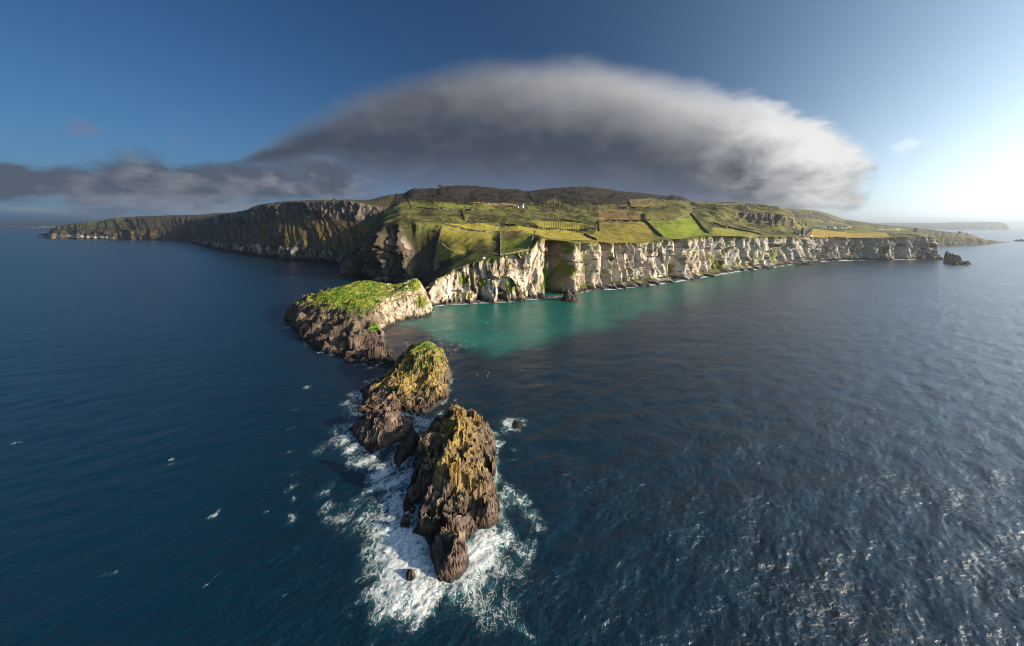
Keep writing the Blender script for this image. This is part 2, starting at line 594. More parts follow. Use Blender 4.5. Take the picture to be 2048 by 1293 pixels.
def cliffness(P, lo=0.45, hi=1.3):
    d = np.diff(P, axis=0)
    s = d[..., 2] / np.maximum(np.abs(d[..., 1]), 0.05)
    s = np.vstack([s, s[-1:]])
    w = sst(lo, hi, s)
    for _ in range(5):
        w[1:-1] = 0.5 * w[1:-1] + 0.25 * (w[:-2] + w[2:])
    return w


def outward(P, row=1, s=12):
    """horizontal outward normal of the shoreline and arc length along it"""
    q = P[row, :, :2].copy()
    q[:, 0] = gauss_smooth(q[:, 0], s)
    q[:, 1] = gauss_smooth(q[:, 1], s)
    tq = np.gradient(q, axis=0)
    u = np.concatenate([[0], np.cumsum(np.hypot(*np.diff(q, axis=0).T))])
    tq /= np.maximum(np.linalg.norm(tq, axis=1, keepdims=True), 1e-9)
    return np.stack([tq[:, 1], -tq[:, 0]], -1), u


def project(P):
    D = np.maximum(P[..., 1], 1.0)
    return CX + P[..., 0] / D * F, HY + (H - P[..., 2]) / D * F


# --- the headland and the long limestone cliff
SKYLINE = [(795, 389), (809, 387.5), (817, 382), (826, 378), (845, 377.5), (872, 377), (884, 373), (899, 370), (925, 370), (950, 371.5), (986, 374), (1021, 376), (1034, 377), (1053, 381), (1066, 381), (1076, 379.5), (1106, 375),
           (1147, 372), (1188, 374), (1215, 378), (1241, 381), (1261, 383), (1298, 387.5), (1322, 391), (1333, 392), (1347, 389.5), (1362, 392), (1375, 399.5), (1386, 404), (1421, 405), (1457, 406), (1490, 408), (1510, 409)]
px, P, rk = build_profile(COAST, 1.0, [84, 30, 26, 24, 24, 26, 30], seams=(867.0,), skyline=SKYLINE)
n_h, u = outward(P)
W = cliffness(P)
PX0, PY0 = project(P)
Zc = P[..., 2]
U = np.broadcast_to(u[None], Zc.shape)
sc_d = np.clip(P[1, :, 1] / 620.0, 0.8, 1.7)[None]
top_z = np.interp(np.arange(len(px)), np.arange(len(px)), P[np.argmin(np.abs(rk - 1)), :, 2])[None]
amp = sst(2, 30, top_z)                          # low ends stay low
Uw = U + fbm(U / 60, Zc / 80, 4.4, 3) * 22
calmw = 0.45 + 0.55 * sst(1080, 1200, px)[None] + 0.35 * perlin(U / 120, 0.3, 6.6)
flute = fbm(Uw / 70, Zc / 200, 3.1, 4, 0.55) * 15 + (ridged(Uw / 31, Zc / 240, 3.1, 3) - 0.62) * 13 * calmw + (ridged(Uw / 11.5, Zc / 60, 8.2, 2) - 0.62) * 6.5 * calmw
rough_n = fbm(U / 14, Zc / 16, 1.7, 5, 0.6) * 3.6 + (ridged(U / 6, Zc / 10, 5.5, 3) - 0.6) * 3.2
block = worley(U / 6.5, Zc / 10, 3)
fc = facets(Uw / 1.0 + fbm(U / 20, Zc / 20, 2.2, 3) * 5, Zc, 19, 62, 3, 9.0, 0.22) + facets(U + fbm(U / 8, Zc / 8, 2.9, 2) * 2, Zc, 7.5, 26, 8, 3.4, 0.25)
wst = sst(868, 862, px)[None]
disp = flute * sc_d * (1 - 0.3 * wst) + rough_n * 0.5 + fc * (1 + 0.5 * wst) + wst * (ridged(U / 26, Zc / 34, 2.6, 4) - 0.6) * 16
# real inlets and recesses of the cliff line (photo column, width, depth in metres)
CARVE = [(1115, 20, 22, 1), (1126, 11, 12, 1), (1350, 9, 14, 1), (1226, 6, 9, 1), (1246, 5, 7, 1), (1204, 6, 9, 1), (960, 4, 6, 0.35), (1000, 8, 7, 0.4), (1438, 12, 12, 1), (1290, 7, 7, 0.5),
         (1462, 10, 9, 1), (1560, 14, 10, 0.7), (1535, 6, 9, 1), (1400, 5, 6, 1), (1180, 4, 5, 1), (720, 7, 10, 1), (752, 8, 16, 1), (785, 9, 10, 1), (1685, 8, 9, 1), (1735, 8, 9, 1), (1795, 12, 8, 0.6)]
for c0, cw, cd, hf in CARVE:
    q = np.exp(-np.abs((px - c0) / cw) ** 4.0)[None]
    hh = sst(hf + 0.1, hf - 0.15, Zc / np.maximum(top_z, 1)) if hf < 1 else 1.0
    disp = disp - q * cd * (2.0 if c0 > 1190 else 1.5) * hh
low = sst(14, 3, Zc) * (ridged(U / 11, 0.3, 4.4, 3) - 0.45) * 12 + sst(9, 2.5, Zc) * (9 + 7 * perlin(U / 30, 0.7, 1.4)) * (sst(1170, 1230, px) * sst(1700, 1600, px))[None]   # ragged skerries at the foot
disp = disp * W * amp + low * (rk[:, None] < 1) * sst(-8, 0, Zc) * sst(1886, 1840, px)[None]
P[..., 0] += n_h[None, :, 0] * disp
P[..., 1] += n_h[None, :, 1] * disp
inl = (1 - W) * sst(0.9, 2.2, rk)[:, None]
gx, gy = P[..., 0], P[..., 1]
hillw = sst(4.6, 6.6, rk)[:, None] * sst(1640, 1560, px)[None]
P[..., 2] += inl * (fbm(gx / 90, gy / 90, 0.5, 4) * (2.4 + 3.5 * sst(3.0, 4.5, rk)[:, None]) + fbm(gx / 14, gy / 14, 2.5, 3) * 0.7) * sst(1860, 1800, px)[None] * sst(690, 760, px)[None]
P[..., 2] += hillw * (fbm(gx / 160, gy / 300, 7.5, 5, 0.55) * 9 + (ridged(gx / 80, gy / 170, 1.5, 4) - 0.6) * 11) * (1 - 0.6 * sst(6.2, 6.9, rk))[:, None]
# a grassy mound and hollow way beside the path to the bridge
PX, PY = project(P)
for mx, my, mr, mh in ((968, 488, 13, 6.0), (930, 500, 14, -4.0), (1035, 467, 28, 4.5), (985, 478, 8, -3.0)):
    P[..., 2] += mh * np.exp(-((PX0 - mx) / mr) ** 2 - ((PY0 - my) / (mr * 0.6)) ** 2) * (1 - W)
PX, PY = project(P)
N = grid_normals(P)
if N[len(rk) // 2, len(px) // 2, 2] < 0:
    N = -N
nz = np.abs(N[..., 2])
LAND_P, LAND_PX = P, px


def in_poly(x, y, pts):
    r = np.zeros(x.shape, bool)
    j = len(pts) - 1
    for i in range(len(pts)):
        xi, yi = pts[i]
        xj, yj = pts[j]
        if yi != yj:
            r ^= ((yi > y) != (yj > y)) & (x < (xj - xi) * (y - yi) / (yj - yi) + xi)
        j = i
    return r


gx, gy, gz = P[..., 0], P[..., 1], P[..., 2]
nA = fbm(gx / 60, gy / 60, gz / 60, 4)
nB = fbm(gx / 16, gy / 16, gz / 16, 4)
nC = fbm(U / 22, gz / 40, 9.9, 4)
colr = np.empty(P.shape)
colr[:] = (0.140, 0.145, 0.034)                                       # rough pasture
colr = lerp3(colr, (0.085, 0.070, 0.028), sst(-0.05, 0.35, nA + nB * 0.5))
colr = lerp3(colr, (0.05, 0.075, 0.018), sst(0.15, 0.45, fbm(gx / 35, gy / 35, 8.8, 3)))
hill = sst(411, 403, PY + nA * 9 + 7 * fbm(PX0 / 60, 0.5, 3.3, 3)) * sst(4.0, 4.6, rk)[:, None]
hcol = lerp3(np.broadcast_to(np.array((0.014, 0.0115, 0.0095)), P.shape), (0.036, 0.027, 0.018), sst(-0.05, 0.45, nB + nA * 0.5))  # dark heather, deepened further to stand in for the cloud's shadow
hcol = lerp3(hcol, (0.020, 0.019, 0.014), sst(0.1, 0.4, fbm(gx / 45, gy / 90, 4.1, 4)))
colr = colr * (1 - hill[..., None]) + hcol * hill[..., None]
FIELDS = [
    ([(884, 452), (960, 462), (992, 464), (984, 474), (958, 488), (930, 503), (866, 530), (874, 490)], (0.20, 0.19, 0.042)),
    ([(1001, 468), (1060, 464), (1064, 480), (1058, 499), (1002, 511)], (0.135, 0.165, 0.030)),
    ([(1003, 466), (1010, 460), (1050, 462), (1052, 472), (1030, 479), (1004, 474)], (0.16, 0.125, 0.06)),
    ([(890, 447), (960, 446), (1000, 453), (1090, 459), (1150, 463), (1192, 474), (1185, 481), (1120, 478), (1062, 470), (1000, 464), (950, 461)], (0.25, 0.235, 0.045)),
    ([(820, 404), (870, 408), (990, 414), (980, 421), (900, 417), (826, 413)], (0.11, 0.135, 0.028)),
    ([(1060, 441), (1100, 440), (1165, 447), (1158, 460), (1080, 456)], (0.17, 0.165, 0.035)),
    ([(1196, 446), (1290, 443), (1326, 474), (1290, 486), (1205, 486), (1180, 480), (1190, 465)], (0.165, 0.155, 0.034)),
    ([(1290, 442), (1345, 440), (1390, 430), (1418, 470), (1350, 480), (1326, 474)], (0.135, 0.185, 0.022)),
    ([(1295, 425), (1340, 421), (1385, 418), (1392, 432), (1345, 440), (1292, 440)], (0.10, 0.10, 0.03)),
    ([(1196, 420), (1240, 418), (1286, 424), (1290, 442), (1200, 446)], (0.145, 0.115, 0.050)),
    ([(1260, 398), (1300, 396), (1380, 404), (1380, 414), (1262, 414)], (0.105, 0.10, 0.035)),
    ([(1424, 455), (1480, 460), (1526, 470), (1500, 476), (1425, 476)], (0.145, 0.165, 0.028)),
    ([(1390, 404), (1490, 408), (1490, 411), (1390, 411)], (0.13, 0.13, 0.035)),
    ([(1624, 459), (1690, 464), (1770, 466), (1782, 474), (1720, 479), (1615, 474)], (0.27, 0.215, 0.055)),
    ([(1690, 461), (1760, 461), (1765, 466), (1690, 465)], (0.13, 0.155, 0.03)),
    ([(940, 408), (1050, 408), (1030, 414), (960, 411)], (0.17, 0.13, 0.055)),
]
wob = nB * 1.2
grassy = sst(0.35, 0.6, nz)
for pts, c in FIELDS:
    c = (1.42 * c[0], 1.3 * c[1], 1.15 * c[2])
    s = in_poly(PX0 + wob, PY0 + wob * 0.6, pts) & (rk[:, None] > 0.9)
    v = (1 + 0.30 * nB + 0.22 * nA)[..., None]
    colr = np.where((s & (grassy > 0.3))[..., None], np.asarray(c) * v, colr)
s = in_poly(PX0, PY0, FIELDS[5][0])                                    # old cultivation ridges
P[..., 2] += s * np.sin(PX0 * 1.35) * 0.35
colr *= np.where(s, 1 + 0.14 * np.sin(PX0 * 1.35), 1)[..., None]
scr = sst(0.10, 0.30, fbm(gx / 40, gy / 55, 6.2, 4)) * sst(1.2, 2.0, rk)[:, None] * sst(0.2, 0.0, in_poly(PX0, PY0, FIELDS[3][0]).astype(float))
for pts, c in FIELDS:
    scr = np.where(in_poly(PX0, PY0, pts), 0, scr)
colr = lerp3(colr, (0.040, 0.032, 0.018), scr * 0.8)
# cliff rock: pale limestone, tawny grass on ledges, dark basalt foot
rock = lerp3(np.broadcast_to(np.array((0.47, 0.42, 0.37)), P.shape), (0.25, 0.205, 0.165), sst(0.0, 0.55, nC + nB * 0.4))
rock = lerp3(rock, (0.60, 0.56, 0.51), sst(0.15, 0.5, fbm(U / 10, gz / 45, 2.2, 4)))
streaks = fbm(U / 3.5, gz / 60, 5.2, 3)
rock *= (1 + 0.28 * streaks)[..., None]
rock = lerp3(rock, rock * np.array((1.0, 0.95, 0.90)), sst(1260, 1120, px)[None] * np.ones(gz.shape))
rock = lerp3(rock, (0.17, 0.125, 0.085), (np.exp(-np.abs((PX0 - 1116) / 22) ** 4) * sst(500, 520, PY0) * 0 + np.exp(-np.abs((PX0 - 1116) / 22) ** 4)) * 0.8)  # shade inside the gully painted in as darker brown rock
rock = lerp3(rock, (0.38, 0.38, 0.37), sst(1380, 1450, px)[None] * np.full(gz.shape, 0.55))
dark_w = sst(905, 862, PX0) * sst(1.9, 1.0, rk[:, None] * 0 + 1.0)
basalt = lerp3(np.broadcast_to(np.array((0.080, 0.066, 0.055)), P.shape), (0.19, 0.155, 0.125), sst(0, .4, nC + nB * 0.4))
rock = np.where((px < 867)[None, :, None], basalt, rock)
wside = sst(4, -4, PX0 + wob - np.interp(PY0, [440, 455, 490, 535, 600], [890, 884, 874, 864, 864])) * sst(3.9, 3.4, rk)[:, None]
colr = lerp3(colr, (0.045, 0.040, 0.022), wside * 0.9)  # slope left of the ridge: its shade painted in as darker ground
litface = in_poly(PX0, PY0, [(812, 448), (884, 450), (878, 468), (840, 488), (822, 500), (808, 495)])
rock = np.where(litface[..., None], np.array((0.30, 0.25, 0.21)) * (1 + 0.5 * nC[..., None]), rock)  # sunlit face, its brightness put into the rock colour
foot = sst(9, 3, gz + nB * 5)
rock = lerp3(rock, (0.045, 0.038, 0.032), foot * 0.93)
led = sst(0.46, 0.62, nz + nB * 0.22) * sst(6, 12, gz) * sst(-0.1, 0.2, nA + 0.15)
topw = sst(0.86, 0.99, gz / np.maximum(top_z, 1) + nB * 0.06) * (rk < 2)[:, None]
tawny = lerp3(np.broadcast_to(np.array((0.24, 0.175, 0.065)), P.shape), (0.13, 0.155, 0.022), sst(-0.1, 0.3, nC))
led = np.maximum(led, topw * 0.9) * np.where(PX0 < 866, 0.15, 1.0)
led = np.maximum(led, sst(0.10, 0.28, nC + nA * 0.5) * sst(1075, 1100, px)[None] * sst(1250, 1200, px)[None] * sst(0.25, 0.5, gz / np.maximum(top_z, 1)))
for c0, y0, rr, a in ((1108, 560, 20, 1), (1094, 575, 12, 1), (965, 565, 10, .8), (1020, 570, 14, .8), (1350, 540, 14, .7), (1440, 530, 14, 1), (1560, 515, 18, .6), (1175, 580, 10, 1), (1240, 555, 10, .6), (925, 560, 14, .7)):
    q = np.exp(-((PX0 - c0) / rr) ** 2 - ((PY0 - y0) / (rr * 1.2)) ** 2) * a
    k = sst(0.3, 0.6, q + nB * 0.3) * (gz > 4)
    led = np.maximum(led, k)
    tawny = lerp3(tawny, (0.10, 0.16, 0.016), k * 0.8)
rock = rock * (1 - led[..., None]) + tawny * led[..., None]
rw = sst(0.66, 0.46, nz + nB * 0.10) * sst(3.6, 1.5, rk)[:, None]
bl = in_poly(PX0, PY0, [(1470, 422), (1590, 424), (1590, 458), (1480, 452)])
rw = np.maximum(rw, (sst(0.86, 0.7, nz + nB * 0.15) * sst(868, 860, PX0)) * sst(3.2, 2.6, rk)[:, None])
rw = np.maximum(rw, bl * sst(0.7, 0.5, nz))
rock = np.where(bl[..., None], np.array((0.16, 0.145, 0.13)) * (1 + 0.5 * fbm(U / 8, gz / 60, 3.3, 3)[..., None]), rock)
rw = np.maximum(rw, (gz < 7) * 1.0 * (rk < 1.2)[:, None])
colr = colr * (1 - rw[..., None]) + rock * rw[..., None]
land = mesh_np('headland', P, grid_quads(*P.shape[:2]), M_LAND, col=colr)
tag(land, kind='structure')
LAND = (px, P)

# --- dark cliffs west of the headland
WEST = [
    (384, 487, (483, 2020), (470, 2090), (458, 2180), (442, 2230), (438, 2500)),
    (410, 493, (484, 1735), (470, 1810), (455, 1900), (438, 1950), (434, 2200)),
    (450, 502, (490, 1425), (470, 1500), (448, 1600), (429, 1640), (427, 1900)),
    (497, 510, (491, 1230), (469, 1300), (443, 1390), (421, 1430), (420, 1700)),
    (506, 511, (491, 1210), (469, 1280), (441, 1370), (414, 1400), (413, 1680)),
    (530, 514, (493, 1150), (468, 1220), (440, 1310), (409, 1340), (408, 1600)),
    (560, 518, (496, 1080), (468, 1150), (438, 1240), (405, 1270), (404, 1550)),
    (600, 522, (500, 1020), (470, 1090), (436, 1180), (403.5, 1210), (402, 1500)),
    (640, 525, (506, 975), (472, 1040), (436, 1140), (402, 1170), (401, 1450)),
    (680, 530, (513, 918), (475, 990), (438, 1100), (401, 1130), (400, 1400)),
    (700, 533, (516, 882), (477, 960), (440, 1075), (402, 1110), (400, 1400)),
    (740, 538, (520, 832), (480, 930), (445, 1050), (410, 1100), (398, 1400)),
    (758, 540, (521, 815), (482, 910), (447, 1040), (413, 1100), (392, 1420)),
    (780, 543, (523, 790), (485, 890), (450, 1020), (418, 1100), (386, 1450)),
    (800, 545, (525, 770), (490, 860), (455, 1000), (425, 1100), (385, 1500)),
    (840, 548, (530, 745), (495, 850), (460, 1000), (430, 1100), (383, 1500)),
]


def side_land(name, cols, step, counts, mat, seed, fa, lowcol, paint, seams=(), under=8.0):
    px, P, rk = build_profile(cols, step, counts, seams=seams, smooth_px=4.0, under=under)
    n_h, u = outward(P, s=10)
    W = cliffness(P, 0.35, 1.1)
    PX0, PY0 = project(P)
    U = np.broadcast_to(u[None], W.shape)
    Zc = P[..., 2]
    k = fa
    Uw = U + fbm(U / (70 * k), Zc / (70 * k), seed + 2, 3) * 34 * k
    disp = fbm(Uw / (90 * k), Zc / (160 * k), seed, 4, 0.55) * 20 * k + (ridged(Uw / (33 * k), Zc / (130 * k), seed + 3, 3) - 0.62) * 12 * k + fbm(U / (16 * k), Zc / (18 * k), seed + 5, 4, 0.6) * 4.5 * k
    gullies = (ridged((Uw + Zc * 0.5) / (34 * k), Zc / (260 * k), seed + 8, 3) - 0.62) * 15 * k
    disp = disp * W + gullies * (1 - W) * sst(0.5, 1.2, rk)[:, None] * sst(4.4, 3.0, rk)[:, None]
    fade = sst(0, 20, np.max(P[..., 2], axis=0))[None]
    disp = disp * fade
    P[..., 0] += n_h[None, :, 0] * disp
    P[..., 1] += n_h[None, :, 1] * disp
    P[..., 2] += (1 - W) * sst(0.9, 2.0, rk)[:, None] * (fbm(P[..., 0] / (120 * k), P[..., 1] / (120 * k), seed, 4) * 4 * k) * fade
    N = grid_normals(P)
    c = paint(px, P, rk, np.abs(N[..., 2]), U, PX0, PY0)
    o = mesh_np(name, P, grid_quads(*P.shape[:2]), mat, col=c)
    tag(o, kind='structure')
    return px, P


def paint_west(px, P, rk, nz, U, PX, PY):
    gx, gy, gz = P[..., 0], P[..., 1], P[..., 2]
    a = fbm(gx / 70, gy / 70, gz / 70, 4)
    b = fbm(gx / 20, gy / 20, gz / 20, 4)
    s = fbm((U + gz * 0.55) / 17, gz / 260, 4.2, 3)
    c = np.empty(P.shape)
    c[:] = (0.060, 0.050, 0.024)
    c = lerp3(c, (0.040, 0.050, 0.016), sst(-0.1, 0.3, a))
    mid = sst(1.0, 1.6, rk)[:, None] * sst(3.4, 2.6, rk)[:, None]
    c = lerp3(c, (0.16, 0.135, 0.030), mid * sst(0.12, 0.36, s + b * 0.3))
    c = lerp3(c, (0.17, 0.095, 0.045), mid * sst(0.1, 0.35, -s + a * 0.3))
    rock = lerp3(np.broadcast_to(np.array((0.075, 0.063, 0.054)), P.shape), (0.21, 0.165, 0.14), sst(0.0, 0.45, fbm(U / 9, gz / 60, 8.1, 4)))
    w = np.maximum(sst(0.72, 0.52, nz + b * 0.15), sst(2.7, 3.1, rk)[:, None] * sst(4.15, 3.95, rk)[:, None] * 0.9)
    c = c * (1 - w[..., None]) + rock * w[..., None]
    pale = (rk < 1.15)[:, None] * sst(0.0, 0.35, fbm(U / 25, gz / 50, 1.1, 4)) * sst(10, 16, gz)
    c = lerp3(c, (0.30, 0.28, 0.26), pale * 0.8)
    return lerp3(c, (0.03, 0.027, 0.025), sst(10, 4, gz + b * 5))


side_land('west_cliffs', WEST, 1.0, [34, 30, 30, 34, 16], M_LAND, 12.5, 1.0, None, paint_west)

# --- low headland far to the left
FARLEFT = [
    (76, 474, (473.5, 3210), (473.4, 3220), (473.3, 3240), (473.3, 3260)),
    (79, 474, (466, 3215), (465, 3235), (466, 3260), (470, 3300)),
    (88, 475, (467, 3080), (466, 3095), (468, 3120), (471, 3200)),
    (95, 476, (471, 2940), (470, 2960), (470, 3000), (471, 3060)),
    (100, 476.5, (464, 2890), (460, 2930), (459, 3000), (460, 3300)),
    (112, 477, (461, 2850), (455, 2900), (454, 3000), (454, 3400)),
    (150, 478, (461, 2760), (452, 2830), (448, 2950), (447, 3400)),
    (200, 478.5, (460, 2710), (450, 2800), (445, 2950), (443, 3400)),
    (225, 479, (460, 2650), (447, 2750), (438, 2830), (437, 3300)),
    (270, 480, (461, 2570), (446, 2670), (437, 2750), (433, 3200)),
    (330, 481, (462, 2500), (447, 2600), (438, 2680), (430, 3200)),
    (390, 483, (463, 2340), (448, 2440), (438, 2520), (428, 3100)),
    (450, 486, (466, 2150), (450, 2250), (440, 2350), (426, 3000)),
    (510, 488, (470, 2050), (452, 2150), (442, 2250), (426, 3000)),
]


def paint_farleft(px, P, rk, nz, U, PX, PY):
    gx, gy, gz = P[..., 0], P[..., 1], P[..., 2]
    a = fbm(gx / 150, gy / 150, gz / 150, 4)
    b = fbm(U / 60, gz / 60, 2.2, 4)
    c = np.empty(P.shape)
    c[:] = (0.060, 0.050, 0.026)
    c = lerp3(c, (0.11, 0.13, 0.03), sst(0.9, 2, rk)[:, None] * sst(270, 220, px)[None] * np.ones(gz.shape))  # sunlit end brighter, the rest kept dark: sun and shade painted into the turf
    c = lerp3(c, (0.05, 0.045, 0.028), sst(0.0, 0.4, a))
    rock = lerp3(np.broadcast_to(np.array((0.13, 0.092, 0.068)), P.shape), (0.07, 0.065, 0.03), sst(-0.1, 0.3, a))
    w = sst(0.75, 0.5, nz + a * 0.1)
    c = c * (1 - w[..., None]) + rock * w[..., None]
    pale = sst(45, 22, gz + b * 25) * (gz > 8) * sst(245, 225, px)[None] * sst(-0.1, 0.15, b + sst(135, 150, px)[None] * 0.1)
    c = lerp3(c, (0.48, 0.44, 0.40), pale * 0.9)
    c = np.where((px < 94)[None, :, None], np.array((0.5, 0.46, 0.42)), c)
    return c


side_land('distant_headland', FARLEFT, 1.0, [34, 22, 18, 16], M_FAR, 31.5, 2.4, None, paint_farleft, under=12)

# --- hills and headland on the right, behind the cliff
RIGHT = [
    (1530, 492, (462, 1800), (452, 2100), (430, 2400), (412, 2600)),
    (1560, 492, (462, 1800), (452, 2100), (434, 2400), (414, 2650)),
    (1633, 492, (462, 1800), (456, 2050), (438, 2400), (420, 2700)),
    (1660, 492, (462, 1800), (457, 2050), (444, 2400), (428, 2700)),
    (1690, 492, (463, 1800), (458, 2050), (449, 2400), (438, 2700)),
    (1740, 492, (464, 1800), (460, 2050), (453, 2350), (446, 2600)),
    (1790, 492, (466, 1780), (461, 2000), (456, 2250), (451, 2500)),
    (1830, 492, (468, 1770), (464, 1900), (460, 2050), (457, 2250)),
    (1870, 492.5, (474, 1770), (468, 1850), (464, 1950), (461, 2050)),
    (1920, 491, (475, 1840), (470, 1890), (467, 1940), (465.5, 2000)),
    (1940, 490, (475, 1880), (472, 1910), (470, 1950), (468, 2000)),
    (1960, 489, (480, 1925), (478, 1945), (477, 1970), (476, 2000)),
    (1975, 488, (483, 1965), (482, 1985), (481.5, 2005), (481, 2030)),
    (2000, 486.5, (484.5, 2050), (484, 2065), (483.5, 2080), (483.5, 2100)),
    (2018, 485.5, (485.5, 2103), (485.5, 2110), (486, 2115), (486, 2120)),
]


def paint_right(px, P, rk, nz, U, PX, PY):
    gx, gy, gz = P[..., 0], P[..., 1], P[..., 2]
    a = fbm(gx / 150, gy / 150, 1.1, 4)
    b = fbm(gx / 60, gy / 60, 7.1, 4)
    c = np.empty(P.shape)
    c[:] = (0.13, 0.14, 0.040)
    f1, f2, cid = worley(gx / 170, gy / 130, 4)
    c *= (0.75 + 0.6 * cid)[..., None]
    c = lerp3(c, (0.24, 0.20, 0.06), (cid > 0.72) * 0.7)
    c = lerp3(c, (0.05, 0.045, 0.02), sst(0.05, 0.02, f2 - f1) * 0.8)
    c = lerp3(c, (0.055, 0.055, 0.035), (sst(1835, 1880, px)[None] * np.full(gz.shape, 0.75)))
    hill = sst(2.2, 3.2, rk)[:, None] * sst(1760, 1680, px)[None]
    c = lerp3(c, (0.065, 0.052, 0.030), hill * sst(-0.25, 0.1, a))
    w = sst(0.8, 0.55, nz + a * 0.1)
    c = lerp3(c, (0.075, 0.065, 0.045), w)
    pl = in_poly(PX, PY, [(1752, 458), (1800, 457.5), (1826, 460.5), (1756, 460.5)])
    c = np.where(pl[..., None], np.array((0.42, 0.36, 0.17)), c)
    return c


RP = side_land('right_hills', RIGHT, 1.0, [26, 22, 22, 22], M_FAR, 51.5, 1.6, None, paint_right, under=10)

# --- cape and shore on the horizon
CAPE = [(1690, 459.0, (452, 9700), (449, 9900), (448, 10500)), (1780, 459.4, (451, 9400), (447.5, 9600), (447, 10300)),
        (1900, 459.6, (451, 9250), (446.5, 9400), (446, 10200)), (1990, 459.8, (450, 9100), (444.6, 9200), (444.5, 10000)),
        (2004, 459.8, (450, 9080), (445, 9150), (445, 9800)), (2011, 459.8, (452, 9060), (448, 9120), (448, 9500)), (2015, 459.8, (459, 9050), (459, 9080), (459, 9200))]
SHORE = [(-420, 457.2, (455.5, 14000), (450, 16000), (449, 18000)), (-120, 457.2, (455.5, 14000), (449, 16000), (447, 18000)), (20, 457.3, (455.5, 13700), (449, 15500), (447.5, 17500)),
         (110, 457.3, (455.6, 13700), (450, 15500), (448.5, 17500)), (330, 457.2, (455.5, 14000), (448, 16000), (446, 18000))]


def paint_dist(px, P, rk, nz, U, PX, PY):
    a = fbm(P[..., 0] / 900, P[..., 1] / 900, 1.1, 4)
    c = np.empty(P.shape)
    c[:] = (0.09, 0.10, 0.045)
    return lerp3(c, (0.06, 0.05, 0.035), sst(-0.1, 0.3, a))


side_land('distant_cape', CAPE, 2.0, [14, 8, 8], M_FAR, 61.5, 6.0, None, paint_dist, under=20)
SHP = side_land('far_shore', SHORE, 4.0, [6, 14, 8], M_FAR, 71.5, 6.0, None, paint_dist, under=20)


# ------------------------------------------------------------------ rocks standing in the sea
def poly_sd(x, y, pts):
    """signed distance to a polygon, positive inside"""
    pts = np.asarray(pts)[:, :2]
    d = np.full(x.shape, 1e9)
    j = len(pts) - 1
    for i in range(len(pts)):
        ax, ay = pts[j]
        bx, by = pts[i]
        ex, ey = bx - ax, by - ay
        tq = np.clip(((x - ax) * ex + (y - ay) * ey) / (ex * ex + ey * ey + 1e-9), 0, 1)
        d = np.minimum(d, np.hypot(x - ax - tq * ex, y - ay - tq * ey))
        j = i
    return np.where(in_poly(x, y, [tuple(p) for p in pts]), d, -d)


def tps(cx, cyy, cz, gx, gy, lam=0.02):
    n = len(cx)
    s = max(np.ptp(cx), np.ptp(cyy))
    ax, ay = np.asarray(cx) / s, np.asarray(cyy) / s

    def U(r2):
        return np.where(r2 > 1e-12, 0.5 * r2 * np.log(np.maximum(r2, 1e-12)), 0)
    K = U((ax[:, None] - ax) ** 2 + (ay[:, None] - ay) ** 2) + lam * np.eye(n) * 0.1
    Q = np.stack([np.ones(n), ax, ay], 1)
    A = np.block([[K, Q], [Q.T, np.zeros((3, 3))]])
    w = np.linalg.solve(A, np.concatenate([cz, np.zeros(3)]))
    out = np.zeros(gx.shape)
    qx, qy = gx / s, gy / s
    for i in range(n):
        out += w[i] * U((qx - ax[i]) ** 2 + (qy - ay[i]) ** 2)
    return out + w[n] + w[n + 1] * qx + w[n + 2] * qy


FOOT = {}


def sea_rock(name, foot, ctrl, res, steep, detail, painter, mat, edge=0.6, wob=1.2, seed=0.0, smooth=False, hs=1.0):
    fp = np.array([ground(a, b) for a, b in foot])
    FOOT[name] = FOOT.get(name, []) + [fp]
    cp = np.array([ground(a, b, h * hs) for a, b, h in ctrl])
    m = 6.0
    x = np.arange(min(fp[:, 0].min(), cp[:, 0].min()) - m, max(fp[:, 0].max(), cp[:, 0].max()) + m, res)
    y = np.arange(min(fp[:, 1].min(), cp[:, 1].min()) - m, max(fp[:, 1].max(), cp[:, 1].max()) + m, res)
    gx, gy = np.meshgrid(x, y)
    sd = poly_sd(gx, gy, fp)
    sd = sd + fbm(gx / (6 * wob), gy / (6 * wob), seed, 4) * wob * 1.3
    dense = []
    for i in range(len(fp)):
        a, b = fp[i - 1], fp[i]
        for q in np.arange(0, 1, max(0.1, 6.0 / max(np.hypot(*(b - a)[:2]), 6))):
            dense.append(a + (b - a) * q)
    dense = np.array(dense)
    cx = np.concatenate([dense[:, 0], cp[:, 0]])
    cyv = np.concatenate([dense[:, 1], cp[:, 1]])
    cz = np.concatenate([np.full(len(dense), edge), cp[:, 2]])
    h = tps(cx, cyv, cz, gx, gy)
    h = np.maximum(h, edge * 0.5)
    cap = np.where(sd > 0, sd * steep + 0.3 * sd ** 2, sd * 1.6)
    k = 1.2
    base_h = h.copy()
    h = -k * np.log(np.exp(-np.clip(h, -30, 60) / k) + np.exp(-np.clip(cap, -30, 60) / k))
    h, dxy = detail(gx, gy, h, sd)
    keep = h > -4.0
    P = np.stack([gx + dxy[0], gy + dxy[1], np.maximum(h, -3.0)], -1)
    N = grid_normals(P)
    c = painter(P, np.abs(N[..., 2]), sd, N)
    q = grid_quads(*gx.shape)
    kk = keep.ravel()[q].any(axis=1)
    q = q[kk]
    used = np.unique(q)
    remap = np.zeros(gx.size, np.int64)
    remap[used] = np.arange(len(used))
    o = mesh_np(name, P.reshape(-1, 3)[used], remap[q], mat, col=c.reshape(-1, 3)[used], smooth=smooth)
    return o, (gx, gy, P)


